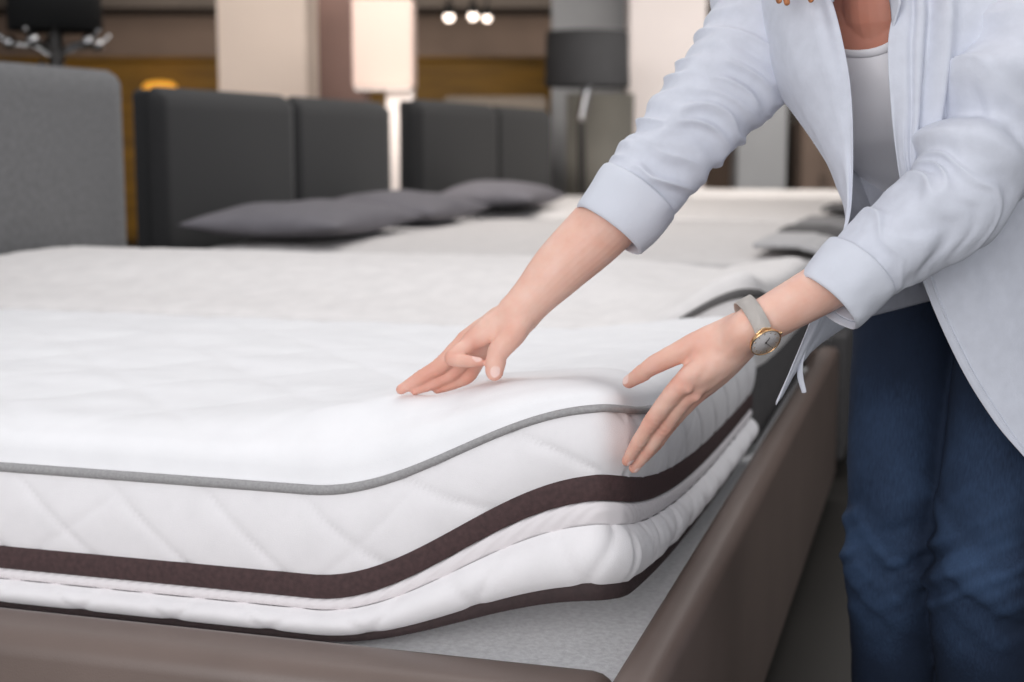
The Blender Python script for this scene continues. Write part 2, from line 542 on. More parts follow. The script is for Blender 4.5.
near = mattress('mattress', 0.0, 0.0, 0.389, 1.20, 2.02, 0.19, ML, step=0.006, lift=lift_near, dome=0.063, crown=0.010, r=0.034, bump=lambda x, y: 0.0385 * np.exp(-((x - .10) / .22) ** 2 - ((y - .30) / .16) ** 2) - 0.0145 * np.exp(-((x - .108) ** 2 + (y - .245) ** 2) / .04 ** 2),
                dents=((0.012, -0.004, 0.03, 0.008),), qd=0.0046)
tag(near, 'white quilted mattress with grey piping and brown bands, its corner lifted by two hands', 'mattress', 'mattresses on the display beds')
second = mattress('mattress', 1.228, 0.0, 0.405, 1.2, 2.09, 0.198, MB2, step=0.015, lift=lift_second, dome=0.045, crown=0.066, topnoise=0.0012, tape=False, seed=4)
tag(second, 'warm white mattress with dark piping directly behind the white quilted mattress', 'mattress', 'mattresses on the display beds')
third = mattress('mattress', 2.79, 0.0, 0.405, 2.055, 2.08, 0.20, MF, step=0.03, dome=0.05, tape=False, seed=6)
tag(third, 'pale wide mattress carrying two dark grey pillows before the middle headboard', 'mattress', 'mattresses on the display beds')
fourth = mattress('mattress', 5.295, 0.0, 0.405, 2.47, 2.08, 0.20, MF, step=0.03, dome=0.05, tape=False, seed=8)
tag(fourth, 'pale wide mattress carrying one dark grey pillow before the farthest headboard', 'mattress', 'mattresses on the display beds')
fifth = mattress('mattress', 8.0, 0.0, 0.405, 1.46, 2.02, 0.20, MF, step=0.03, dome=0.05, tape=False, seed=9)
tag(fifth, 'farthest pale mattress below the white pillar, beyond all the headboards', 'mattress', 'mattresses on the display beds')


def headboard(root, s0, s1, seams, mat, z1, z0=0.05, t=2.19, th=0.11, tilt=0.03):
    """upholstered headboard of one or two padded panels, local x along the row"""
    hb = mesh('headboard', *rbox(s0 + 0.01, s1 - 0.01, t + 0.03, t + th, z0, z1 - 0.01, 0.02), mat, root)
    edges = [s0] + list(seams) + [s1]
    for a, b in zip(edges[:-1], edges[1:]):
        nx, nz = 40, 30
        u = np.linspace(0, 1, nx); v = np.linspace(0, 1, nz)
        UU, VV = np.meshgrid(u, v, indexing='ij')
        # padded cushion: superellipsoid-like front, open at the back
        ed = np.minimum(np.minimum(UU, 1 - UU) * (b - a), np.minimum(VV, 1 - VV) * (z1 - z0))
        puff = (1 - (1 - np.clip(ed / 0.045, 0, 1)) ** 2) ** 0.5
        rr = 0.05
        xx = a + UU * (b - a); zz = z0 + VV * (z1 - z0)
        cx = np.clip(xx, a + rr, b - rr); cz = np.clip(zz, z0 + rr, z1 - rr)
        dx, dz = xx - cx, zz - cz
        mm = np.maximum(abs(dx), abs(dz)); ll = np.sqrt(dx ** 2 + dz ** 2); q = np.where(ll > 1e-9, mm / np.maximum(ll, 1e-9), 1)
        xx = cx + dx * q; zz = cz + dz * q
        yy = t + 0.04 - 0.045 * puff - 0.012 * np.sin(PI * UU) * np.sin(PI * VV)
        V = np.stack([xx, yy, zz], -1).reshape(-1, 3)
        V2 = np.stack([xx, 0 * yy + t + 0.055, zz], -1).reshape(-1, 3)
        n = nx * nz
        Fc = grid_faces(nx, nz) + [tuple(i + n for i in f[::-1]) for f in grid_faces(nx, nz)]
        rim = [i * nz for i in range(nx)] + [(nx - 1) * nz + j for j in range(1, nz)] + [i * nz + nz - 1 for i in range(nx - 2, -1, -1)] + [j for j in range(nz - 2, 0, -1)]
        for i in range(len(rim)):
            p, q2 = rim[i], rim[(i + 1) % len(rim)]
            Fc.append((p, q2, q2 + n, p + n))
        mesh('headboard_panel', V, Fc, mat, hb)
    return hb


def rail(s0, s1, t0, t1, z0, z1, r=0.018):
    return rbox(s0, s1, t0, t1, z0, z1, r, 4)


# --- bed 1: brown leather frame holding the two near mattresses
bed1 = bed_empty('bed_frame', 0, 0)
tag(bed1, 'nearest bed frame, brown faux leather rails and a mid grey headboard at left', 'bed frame', 'display bed frames')
mesh('side_rail', *rail(-0.165, -0.060, -0.02, 2.12, 0.06, 0.421, 0.03), M['brown_leather'], bed1)
mesh('side_rail', *rail(2.46, 2.515, -0.02, 2.12, 0.06, 0.44, 0.02), M['brown_leather'], bed1)
mesh('footboard', *rail(-0.175, 2.52, -0.078, -0.020, 0.06, 0.436, 0.02), M['brown_leather'], bed1)
mesh('base_platform', *rail(-0.058, 2.458, -0.02, 2.09, 0.22, 0.382, 0.006), M['sheet'], bed1)
for (x, y) in ((-0.1, 0.0), (2.5, 0.0), (-0.1, 2.0), (2.5, 2.0)):
    mesh('leg', *lathe([(0.022, 0.0), (0.028, 0.005), (0.034, 0.065)], (x, y, 0), 20), M['black_metal'], bed1)
headboard(bed1, 0.02, 2.535, [], M['hb_light'], 1.225, t=2.15)

# --- beds 2 to 4
labels = ['middle bed frame, charcoal headboard of two padded halves behind two pillows',
          'third bed frame, charcoal headboard behind a single dark pillow, beside the pale column lamp',
          'farthest low bed frame without a visible headboard, under the farthest mattress']
for k, (a, b, seam, z1) in enumerate(((2.77, 4.91, 3.84, 1.19), (5.27, 7.85, 6.62, 1.22), (7.98, 9.53, None, 0.7))):
    bd = bed_empty('bed_frame', a, 0)
    tag(bd, labels[k], 'bed frame', 'display bed frames')
    w = b - a
    mesh('side_rail', *rail(-0.035, -0.002, -0.03, 2.1, 0.06, 0.43, 0.012), M['grey_border'], bd)
    mesh('side_rail', *rail(w - 0.04, w - 0.005, -0.03, 2.1, 0.06, 0.43, 0.012), M['grey_border'], bd)
    mesh('footboard', *rail(-0.035, w - 0.005, -0.085, -0.032, 0.06, 0.44, 0.015), M['grey_border'], bd)
    mesh('base_platform', *rail(0.0, w - 0.042, -0.028, 2.08, 0.22, 0.403, 0.006), M['sheet'], bd)
    for (x, y) in ((0.05, 0.0), (w - 0.08, 0.0), (0.05, 2.0), (w - 0.08, 2.0)):
        mesh('leg', *lathe([(0.022, 0.0), (0.028, 0.005), (0.034, 0.065)], (x, y, 0), 16), M['black_metal'], bd)
    if seam:
        headboard(bd, 0.0, w, [seam - a], M['hb_dark'] if k == 0 else M['hb_darker'], z1)


def pillow(s, t, z, a, b, h, rz, label, seed):
    o_ = []
    n = 40
    u = np.linspace(-1, 1, n)
    X, Y = np.meshgrid(u, u, indexing='ij')
    prof = (np.clip(1 - np.abs(X) ** 2.8, 0, 1) * np.clip(1 - np.abs(Y) ** 2.8, 0, 1)) ** 0.58
    pinch = 1 - 0.06 * (1 - np.abs(Y)) * np.abs(X) ** 3
    px = X * a / 2 * (1 - 0.09 * (1 - Y ** 2) * np.abs(X) ** 4)
    py = Y * b / 2 * (1 - 0.10 * (1 - X ** 2) * np.abs(Y) ** 4)
    w = 0.012 * vnoise(X * 2.2, Y * 2.2, 0, seed) * prof
    top = np.stack([px, py, 0.03 + h * 0.78 * prof + w + 0.02 * (1 - prof) * np.abs(X * Y)], -1).reshape(-1, 3)
    bot = np.stack([px, py, 0.03 - np.minimum(h * 0.3 * prof, 0.029) + 0.02 * (1 - prof) * np.abs(X * Y)], -1).reshape(-1, 3)
    N2 = n * n
    Fc = grid_faces(n, n) + [tuple(i + N2 for i in f[::-1]) for f in grid_faces(n, n)]
    o = mesh('pillow', np.vstack([top, bot]), Fc, M['pillow'])
    m = o.modifiers.new('weld', 'WELD'); m.merge_threshold = 0.0005
    o.location = S(s, t, z); o.rotation_euler = (0, 0, A1 + rz)
    tag(o, label, 'pillow', 'dark grey pillows')
    return o


TOPZ = 0.405 + 0.20 + 0.068
pillow(3.20, 1.85, TOPZ + 0.003, 0.84, 0.60, 0.115, 0.0, 'dark grey pillow nearest the camera, lowest in front of the middle headboard', 1)
pillow(4.12, 1.85, TOPZ + 0.003, 0.78, 0.58, 0.125, 0.0, 'dark grey pillow between the other two, partly hidden behind the nearest pillow', 2)
pillow(5.50, 1.84, TOPZ + 0.003, 0.70, 0.55, 0.13, 0.0, 'dark grey pillow farthest right, before the farthest charcoal headboard', 3)


def throw(s, w, t1, mat, label, drop=0.16, z=TOPZ):
    """folded blanket lying across the foot end, hanging over the edge"""
    ny, nx = 40, 16
    L_ = t1 + drop
    V = []
    for lay in (0.010, -0.004):
        for i in range(nx):
            for j in range(ny):
                q = j / (ny - 1) * L_
                x = i / (nx - 1) * w
                if q < t1 - 0.06:
                    y, zz = t1 - q, z + 0.022
                    e = np.clip(y / 0.11, 0, 1); zz = z - 0.05 + 0.05 * (1 - (1 - e) ** 2.6) ** (1 / 2.2) + 0.014
                    off = (0, lay)
                else:
                    y0, zz0 = 0.06, z + 0.006
                    r_ = q - (t1 - 0.06)
                    a = min(r_ / 0.09, PI / 2)
                    y = 0.06 - 0.09 * math.sin(a); zz = zz0 - 0.09 * (1 - math.cos(a)) - max(0, r_ - 0.09 * PI / 2)
                    off = (-math.sin(a) * lay, math.cos(a) * lay)
                V.append((x, y + off[0], zz + off[1] + 0.0015 * math.sin(9 * x + q * 5)))
    n = nx * ny
    Fc = [f[::-1] for f in grid_faces(nx, ny)] + [tuple(i + n for i in f) for f in grid_faces(nx, ny)]
    rim = [i * ny for i in range(nx)] + [(nx - 1) * ny + j for j in range(1, ny)] + [i * ny + ny - 1 for i in range(nx - 2, -1, -1)] + [j for j in range(ny - 2, 0, -1)]
    for i in range(len(rim)):
        p, q2 = rim[i], rim[(i + 1) % len(rim)]
        Fc.append((p, q2, q2 + n, p + n))
    o = mesh('folded_blanket', V, Fc, mat)
    o.location = S(s, 0, 0); o.rotation_euler = (0, 0, A1)
    tag(o, label, 'blanket', 'folded blankets over the foot ends')
    return o


throw(2.84, 0.62, 0.21, M['throw_light'], 'pale grey folded blanket, nearest of the blankets on the bed ends')
throw(3.52, 0.42, 0.21, M['throw_dark'], 'dark grey folded blanket next behind the pale grey one')
throw(4.02, 0.62, 0.20, M['throw_mid'], 'mid grey folded blanket at the far side of the middle bed end')
throw(5.32, 0.7, 0.21, M['throw_dark'], 'dark grey folded blanket on the end of the third bed, farthest of them')


# ================================================================== BACKGROUND THINGS
# charcoal drum lamp on a stand (right)
lp = P(587, 100, 11.4)
lx, ly = lp[0], lp[1]
fl = empty('floor_lamp', (lx, ly, 0))
tag(fl, 'floor lamp with charcoal drum shade and chrome neck beside the white pillar', 'lamp')
zb, zt = P(587, 87, 11.4)[2], P(587, 32, 11.4)[2]
mesh('lamp_shade', *lathe([(0.322, zb), (0.332, zb), (0.332, zb + .004), (0.318, zt), (0.308, zt), (0.318, zb + .01), (0.322, zb)], (0, 0, 0), 40, cap=False), M['char_shade'], fl)
mesh('shade_diffuser', *lathe([(0.001, zt - .03), (0.307, zt - .03), (0.307, zt - .025), (0.001, zt - .025)], (0, 0, 0), 32), M['char_shade'], fl)
mesh('chrome_neck', *tube([(0.03, 0, zb + .12), (.01, 0, zb), (-.045, 0, zb - .25)], [0.036, 0.038, 0.034], n=16), M['chrome'], fl)
mesh('pole', *tube([(-.045, 0, zb - .24), (-.03, 0, 0.6), (0, 0, 0.02)], [0.03, 0.038, 0.04], n=20), M['steel'], fl)
mesh('base', *lathe([(0.16, 0), (0.165, 0.01), (0.15, 0.025), (0.03, 0.035)], seg=40), M['steel'], fl)
# panel stand behind that lamp
mesh_o = mesh('display_panel', *prism((P(600, 130, 12.6)[0], 12.6), 0.58, 0.05, 0, 1.42, 0.0), M['grey_dark'])
tag(mesh_o, 'grey green display panel standing behind the charcoal lamp', 'panel')

# lit column lamp (centre)
lp = P(385, 60, 9.0)
cl = empty('column_lamp', (lp[0], lp[1], 0))
tag(cl, 'tall lit floor lamp with glowing white square shade between the charcoal headboards', 'lamp')
zb, zt = P(385, 88, 9)[2], P(385, 1, 9)[2]
w = 0.182
mesh('lamp_shade', *rbox(-w, w, -w, w, zb, zt, 0.012), M['lit_shade'], cl)
mesh('frame_rim', *rbox(-w + .01, w - .01, -w + .01, w - .01, zb - .02, zb - .002, 0.004), M['white_paint'], cl)
mesh('column', *rbox(0.01, w - 0.005, -.11, .11, 0.03, zb - .022, 0.012), M['white_paint'], cl)
mesh('base', *rbox(-.16, w, -.16, .16, 0, 0.03, 0.006), M['white_paint'], cl)
pl = bpy.data.lights.new('column_lamp_glow', 'POINT'); pl.energy = 3; pl.color = (1, .86, .76); pl.shadow_soft_size = .15
plo = bpy.data.objects.new('column_lamp_glow', pl); link(plo, cl); plo.location = (0.1, -0.42, 1.15)

# black shaded lamp with chrome arms (left)
lp = P(55, 20, 6.6)
bl = empty('chandelier_lamp', (lp[0], lp[1], 0))
tag(bl, 'black drum lampshade on chrome stand with curved arms behind the left headboard', 'lamp')
zb, zt = P(55, 31, 6.6)[2], P(55, -45, 6.6)[2]
mesh('lamp_shade', *lathe([(0.2, zb), (0.207, zb), (0.197, zt), (0.19, zt), (0.2, zb)], seg=40, cap=False), M['black_shade'], bl)
mesh('shade_diffuser', *lathe([(0.001, zb + .02), (0.196, zb + .02), (0.196, zb + .024), (0.001, zb + .024)], seg=32), M['black_shade'], bl)
mesh('pole', *tube([(0, 0, zb + .05), (0, 0, .9), (0, 0, .03)], [.034, .032, .03], n=16), M['steel'], bl)
mesh('base', *lathe([(0.15, 0), (0.155, 0.01), (0.14, 0.025), (0.03, 0.035)], seg=40), M['chrome'], bl)
for k in range(5):
    a = k * 2 * PI / 5 + 0.75
    c, s_ = math.cos(a), math.sin(a)
    arm = mesh('arm', *tube([(0.015 * c, 0.015 * s_, zb - .12), (0.09 * c, 0.09 * s_, zb - .07), (0.20 * c, 0.20 * s_, zb - .055), (0.26 * c, 0.26 * s_, zb - .01)], [.013, .013, .012, .010], n=20, seg=10), M['chrome'], bl)
    mesh('glass_ball', *ellipsoid((0.2 * c, 0.2 * s_, zb - .052), np.eye(3), (.031, .031, .031)), M['chrome'], arm)
mesh('finial', *ellipsoid((-.05, -.05, zb - .17), np.eye(3), (.03, .03, .035)), M['chrome'], bl)

# amber table lamp on the counter
ap = P(161, 86, 14.6)
al = empty('table_lamp', (ap[0], 15.3, 1.87 - 0.0))
al.location = (ap[0], 14.55, 0)
tag(al, 'small glowing amber lamp in the distance above the second headboard', 'lamp')
zt = ap[2]
mesh('lamp_shade', *lathe([(0.17, zt - .06), (0.165, zt), (0.12, zt + .04), (0.02, zt + .05)], seg=32), M['amber'], al)
mesh('pole', *tube([(0, 0, zt - .07), (0, 0, .02)], [.02, .02], n=6), M['steel'], al)
mesh('base', *lathe([(.14, 0), (.14, .02), (.03, .03)], seg=32), M['steel'], al)

# spotlights hanging from the ceiling
for k, (x, y, r_, lab) in enumerate(((449, 17, .044, 'glowing round spotlight, leftmost of the three above the ochre counter'),
                                     (473, 16, .042, 'glowing round spotlight, middle one of the three above the ochre counter'),
                                     (487, 18, .036, 'glowing round spotlight, rightmost and smallest of the three above the ochre counter'))):
    p = P(x, y, 14.0)
    e = empty('spotlight', (p[0], p[1], p[2]))
    tag(e, lab, 'spotlight', 'spotlights over the counter')
    mesh('bulb', *ellipsoid((0, 0, 0), np.eye(3), (r_, r_, r_)), M['bulb'], e)
    mesh('housing', *lathe([(r_ * 1.1, r_ * .4), (r_ * 1.15, r_ * .5), (r_ * .9, r_ * 2.6), (.02, r_ * 3)], seg=24), M['black_metal'], e)
    mesh('rod', *tube([(0, 0, r_ * 2.8), (0, 0, 2.995 - p[2])], [.012, .012], n=4, seg=8), M['black_metal'], e)

# distant furniture: beige upholstered bed and dark cabinets
bb = empty('distant_bed', (P(500, 110, 12.6)[0], 12.6, 0))
tag(bb, 'blurred beige upholstered bed in the distance behind the farthest headboard', 'bed')
mesh('headboard', *rbox(-.52, .42, 0.6, .72, 0, 1.42, .05), M['beige_bed'], bb)
mesh('mattress_pad', *rbox(-.5, .40, -.9, .58, .3, .95, .08), M['beige_bed'], bb)
mesh('base', *rbox(-.5, .40, -.9, .58, 0, .29, .02), M['dark_furn'], bb)
for (x0, x1, y0, d, lab, mt) in ((777, 800, 100, 13.2, 'tall dark brown cabinet seen under the raised sleeve beside the grey pillar', 'dark_furn'),
                             (803, 846, 122, 12.6, 'lower brown cabinet right of the tall dark cabinet, beyond the beds', 'wallb')):
    a, b = P(x0, y0, d), P(x1, y0, d)
    o = empty('cabinet', ((a[0] + b[0]) / 2, d + .25, 0)); tag(o, lab, 'cabinet')
    w2 = (b[0] - a[0]) / 2
    mesh('body', *rbox(-w2, w2, -.25, .25, .06, a[2], .012), M[mt], o)
    for sx in (-1, 1):
        dr = mesh('door', *rbox(min(sx * .008, sx * (w2 - .01)), max(sx * .008, sx * (w2 - .01)), -.272, -.252, .1, a[2] - .03, .004), M[mt], o)
        mesh('handle', *tube([(sx * .03, -.285, a[2] * .5), (sx * .03, -.285, a[2] * .5 + .14)], [.006, .006], n=4, seg=8), M['steel'], dr)
    mesh('plinth', *rbox(-w2 + .02, w2 - .02, -.22, .22, 0, .06, 0), M['black_metal'], o)


# ================================================================== LIGHT
wd = bpy.data.worlds.new('world'); scene.world = wd; wd.use_nodes = True
bg = wd.node_tree.nodes['Background']; bg.inputs['Color'].default_value = (0.93, 0.95, 1.0, 1); bg.inputs['Strength'].default_value = 0.62


def area(name, loc, target, sx, sy, e, col=(1, 1, 1)):
    l = bpy.data.lights.new(name, 'AREA'); l.shape = 'RECTANGLE'; l.size = sx; l.size_y = sy; l.energy = e; l.color = col
    o = bpy.data.objects.new(name, l); link(o); o.location = loc
    o.rotation_euler = (Vector(target) - Vector(loc)).to_track_quat('-Z', 'Y').to_euler()
    return o


area('window_light', (-1.6, -2.8, 1.8), (0.2, 1.8, 0.65), 3.2, 2.4, 130, (0.99, 0.985, 1.0))
area('overhead_fill_light', (0.4, 2.6, 3.3), (0.2, 2.4, 0.6), 2.4, 1.6, 24, (1.0, 0.97, 0.95))  # softbox-like overhead area lights from here on, no ceiling panels modelled
area('overhead_fill_light', (0.2, 6.4, 2.9), (0.2, 6.4, 0.6), 2.5, 2.5, 52, (1.0, 0.96, 0.93))
area('overhead_fill_light', (-2.5, 11.5, 2.9), (-2.5, 13.0, 0.4), 3, 2.5, 80, (1.0, 0.93, 0.86))  # added to brighten the far zone at left, no fixture there
area('overhead_fill_light', (2.0, 10.5, 2.9), (1.6, 12.2, 0.8), 2.5, 2.5, 125, (1.0, 0.95, 0.9))  # added light, turned up to brighten the white pillar
area('overhead_fill_light', (-0.6, 7.2, 2.9), (-0.6, 11.0, 1.5), 3.5, 1.2, 110, (1.0, 0.95, 0.91))  # added fill aimed at the pillars behind the headboards
area('overhead_fill_light', (-1.5, 16.2, 2.55), (-1.5, 18.9, 1.7), 7, 0.8, 95, (1.0, 0.92, 0.84))  # added wash that brightens the back wall


# ================================================================== THE PERSON
def colour_attr_material(name, base, rough, **k):
    """skin: base colour mixed with a painted vertex mask (redness / nails / neck shade)"""
    m = bpy.data.materials.new(name); m.use_nodes = True
    nt = m.node_tree; N = nt.nodes; L = nt.links
    b = N['Principled BSDF']
    at = N.new('ShaderNodeAttribute'); at.attribute_name = 'tint'
    sep = N.new('ShaderNodeSeparateColor'); L.new(at.outputs['Color'], sep.inputs['Color'])
    nz = N.new('ShaderNodeTexNoise'); nz.inputs['Scale'].default_value = 38; nz.inputs['Detail'].default_value = 6
    tc = N.new('ShaderNodeTexCoord'); L.new(tc.outputs['Object'], nz.inputs['Vector'])
    rp = N.new('ShaderNodeValToRGB')
    rp.color_ramp.elements[0].position = 0.3; rp.color_ramp.elements[1].position = 0.72
    rp.color_ramp.elements[0].color = srgb((236, 186, 166)); rp.color_ramp.elements[1].color = srgb((243, 203, 186))
    L.new(nz.outputs['Fac'], rp.inputs['Fac'])
    prev = rp.outputs['Color']
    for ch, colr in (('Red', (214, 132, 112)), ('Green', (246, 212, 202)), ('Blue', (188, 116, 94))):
        mx = N.new('ShaderNodeMix'); mx.data_type = 'RGBA'
        L.new(sep.outputs[ch], mx.inputs['Factor'])
        L.new(prev, mx.inputs[6]); mx.inputs[7].default_value = srgb(colr)
        prev = mx.outputs[2]
    L.new(prev, b.inputs['Base Color'])
    b.inputs['Roughness'].default_value = rough
    b.inputs['Subsurface Weight'].default_value = 0.18
    b.inputs['Subsurface Radius'].default_value = (0.012, 0.005, 0.003)
    b.inputs['Subsurface Scale'].default_value = 0.6
    b.inputs['Specular IOR Level'].default_value = 0.35
    vo = N.new('ShaderNodeTexVoronoi'); vo.inputs['Scale'].default_value = 900; L.new(tc.outputs['Object'], vo.inputs['Vector'])
    n2 = N.new('ShaderNodeTexNoise'); n2.inputs['Scale'].default_value = 260; L.new(tc.outputs['Object'], n2.inputs['Vector'])
    ad = N.new('ShaderNodeMath'); ad.operation = 'ADD'; L.new(vo.outputs['Distance'], ad.inputs[0]); L.new(n2.outputs['Fac'], ad.inputs[1])
    bp = N.new('ShaderNodeBump'); bp.inputs['Strength'].default_value = 0.18; bp.inputs['Distance'].default_value = 0.0006
    L.new(ad.outputs[0], bp.inputs['Height']); L.new(bp.outputs['Normal'], b.inputs['Normal'])
    return m


def denim():
    m = bpy.data.materials.new('dark blue denim'); m.use_nodes = True
    nt = m.node_tree; N = nt.nodes; L = nt.links; b = N['Principled BSDF']
    tc = N.new('ShaderNodeTexCoord')
    n1 = N.new('ShaderNodeTexNoise'); n1.inputs['Scale'].default_value = 9; n1.inputs['Detail'].default_value = 4
    L.new(tc.outputs['Object'], n1.inputs['Vector'])
    mp = N.new('ShaderNodeMapping'); mp.inputs['Scale'].default_value = (1, 1, 0.12); L.new(tc.outputs['Object'], mp.inputs['Vector'])
    n2 = N.new('ShaderNodeTexNoise'); n2.inputs['Scale'].default_value = 520; n2.inputs['Detail'].default_value = 3; L.new(mp.outputs['Vector'], n2.inputs['Vector'])
    at = N.new('ShaderNodeAttribute'); at.attribute_name = 'fade'
    sep = N.new('ShaderNodeSeparateColor'); L.new(at.outputs['Color'], sep.inputs['Color'])
    def math_(op, a, c):
        n = N.new('ShaderNodeMath'); n.operation = op
        for i, x in enumerate((a, c)):
            if isinstance(x, (int, float)): n.inputs[i].default_value = x
            else: L.new(x, n.inputs[i])
        return n.outputs[0]
    f = math_('ADD', math_('MULTIPLY', n1.outputs['Fac'], 0.45), math_('MULTIPLY', n2.outputs['Fac'], 0.26))
    f = math_('ADD', f, math_('MULTIPLY', sep.outputs['Red'], 0.62))
    f = math_('SUBTRACT', f, 0.13)
    rp = N.new('ShaderNodeValToRGB'); L.new(f, rp.inputs['Fac'])
    e = rp.color_ramp.elements; e[0].position = 0.05; e[1].position = 0.95
    e[0].color = srgb((15, 22, 36)); e[1].color = srgb((64, 87, 120))
    x = e.new(0.45); x.color = srgb((29, 41, 61))
    mx = N.new('ShaderNodeMix'); mx.data_type = 'RGBA'; L.new(sep.outputs['Green'], mx.inputs['Factor'])
    L.new(rp.outputs['Color'], mx.inputs[6]); mx.inputs[7].default_value = srgb((18, 24, 38))
    L.new(mx.outputs[2], b.inputs['Base Color']); b.inputs['Roughness'].default_value = 0.85
    b.inputs['Specular IOR Level'].default_value = 0.25
    w = N.new('ShaderNodeTexWave'); w.inputs['Scale'].default_value = 330; w.bands_direction = 'DIAGONAL'; w.inputs['Distortion'].default_value = 1.5
    L.new(tc.outputs['Object'], w.inputs['Vector'])
    bp = N.new('ShaderNodeBump'); bp.inputs['Strength'].default_value = 0.25; bp.inputs['Distance'].default_value = 0.0008
    L.new(w.outputs['Fac'], bp.inputs['Height']); L.new(bp.outputs['Normal'], b.inputs['Normal'])
    return m


M['skin'] = colour_attr_material('skin', None, 0.5)
M['denim'] = denim()
M['shirt'] = material('pale blue linen', (213, 216, 226), 0.85, var=0.018, scale=60, weave=0.22, wscale=1500, bscale=260, sheen=0.1)
M['shirt_seam'] = material('pale blue linen hem', (216, 219, 228), 0.85, weave=0.25, wscale=1500, bscale=260)
M['tank'] = material('white ribbed jersey', (246, 244, 247), 0.9, bump=0.2, bscale=500, stretch=(3, 3, 0.3))
M['hair'] = material('reddish blond hair', (176, 112, 70), 0.5, var=0.25, scale=60, stretch=(4, 4, 0.5), bump=0.4, bscale=300)
M['shoe'] = material('white sneaker leather', (225, 223, 220), 0.5)
M['sole'] = material('rubber sole', (200, 198, 194), 0.7)
M['gold'] = material('rose gold metal', (226, 186, 140), 0.25, metal=1.0)
M['mesh_band'] = material('silver mesh band', (212, 205, 198), 0.42, metal=0.35, weave=0.6, wscale=1700, bscale=900)
M['dial'] = material('silver white dial', (226, 222, 222), 0.4)
M['hand_grey'] = material('dark watch hand', (96, 90, 88), 0.35, metal=0.6)
M['crystal'] = material('watch crystal', (255, 255, 255), 0.03)
_nt = M['crystal'].node_tree
_g = _nt.nodes.new('ShaderNodeBsdfGlossy'); _g.inputs['Roughness'].default_value = 0.03
_tr = _nt.nodes.new('ShaderNodeBsdfTransparent'); _mx = _nt.nodes.new('ShaderNodeMixShader'); _mx.inputs[0].default_value = 0.07
_nt.links.new(_tr.outputs[0], _mx.inputs[1]); _nt.links.new(_g.outputs[0], _mx.inputs[2])
_nt.links.new(_mx.outputs[0], _nt.nodes['Material Output'].inputs['Surface'])
M['eye'] = material('eye white', (236, 232, 228), 0.2)
M['iris'] = material('blue grey iris', (70, 92, 110), 0.2)
M['lips'] = material('rose lips', (186, 100, 94), 0.45)

FACE = unit((-0.69, -0.72, 0))               # where she faces
LEFT = unit((0.72, -0.69, 0))                # towards her left side
UP = np.array((0, 0, 1.0))
rsh = P(768, -6, 1.865); lsh = np.array((0.628, 1.70, 1.165))
rhip = np.array((0.562, 2.005, 0.86)); lhip = np.array((0.690, 1.885, 0.86))
pelvis = (rhip + lhip) / 2
neckb = np.array((0.452, 1.765, 1.205))

# torso surface: v 0 pelvis .. 1 neck base
TC = np.array([pelvis + (0, 0, -0.05), pelvis + (0, 0, 0.06), (0.585, 1.905, 0.985), (0.525, 1.845, 1.075), (0.478, 1.800, 1.145), (0.455, 1.775, 1.195)])
TR = np.array([(0.165, 0.105), (0.160, 0.105), (0.130, 0.092), (0.150, 0.105), (0.158, 0.100), (0.085, 0.065)])


def torso(v, th, off=0.0):
    """th 0 = her left, pi/2 = front"""
    n = 61
    C = catmull(TC, n); Rr = catmull(TR, n)
    T, A, B = frames(C, LEFT)
    v = np.clip(np.asarray(v, float), 0, 1) * (n - 1)
    i = np.minimum(v.astype(int), n - 2); f = (v - i)[..., None]
    mixx = lambda X: X[i] * (1 - f) + X[i + 1] * f
    c, r, a, b = mixx(C), mixx(Rr), mixx(A), mixx(B)
    # frames: a ~ LEFT, b = t x a ; make b face the front
    sgn = np.sign(np.sum(b * FACE, -1, keepdims=True))
    b = b * sgn
    e = 0.85
    ct, st = np.cos(th), np.sin(th)
    ca = np.sign(ct) * np.abs(ct) ** e; sa = np.sign(st) * np.abs(st) ** e
    bust = 0.022 * np.exp(-((v / (n - 1) - 0.66) / 0.12) ** 2) * (np.exp(-((th - 1.1) / 0.33) ** 2) + np.exp(-((th - 2.04) / 0.33) ** 2))
    return c + a * ((r[..., 0] + off) * ca)[..., None] + b * ((r[..., 1] + off + bust) * sa)[..., None]


# ---------------------------------------------------------------- hands and arms
WR = P(525, 306, 1.765)          # right wrist
WL = P(757, 325, 1.553)          # left wrist
ELR = P(668, 150, 1.795); ELL = P(944, 219, 1.612)

# finger chains: pixel + distance joints, radii
RIGHT = {
    'index': ([(500, 320, 1.757), (472, 342, 1.755), (452, 358, 1.742), (466, 361.0, 1.735), (479, 362.0, 1.736)], [.0130, .0120, .0102, .0086, .0066]),
    'middle': ([(497, 317, 1.770), (465, 341, 1.772), (442, 364, 1.772), (420, 378, 1.772), (401, 389.5, 1.772)], [.0130, .0122, .0112, .0098, .0070]),
    'ring': ([(500, 322, 1.785), (472, 349, 1.790), (452, 373, 1.784), (433, 383, 1.778), (415, 390, 1.774)], [.0125, .0118, .0106, .0094, .0070]),
    'little': ([(505, 326, 1.798), (481, 356, 1.804), (468, 376, 1.795), (452, 383.5, 1.788), (437, 389, 1.782)], [.0115, .0110, .0098, .0088, .0066]),
    'thumb': ([(522, 318, 1.757), (512, 335, 1.744), (499, 351, 1.738), (495.5, 363, 1.735), (494.5, 372.5, 1.735)], [.0200, .0175, .0140, .0136, .0115]),
}
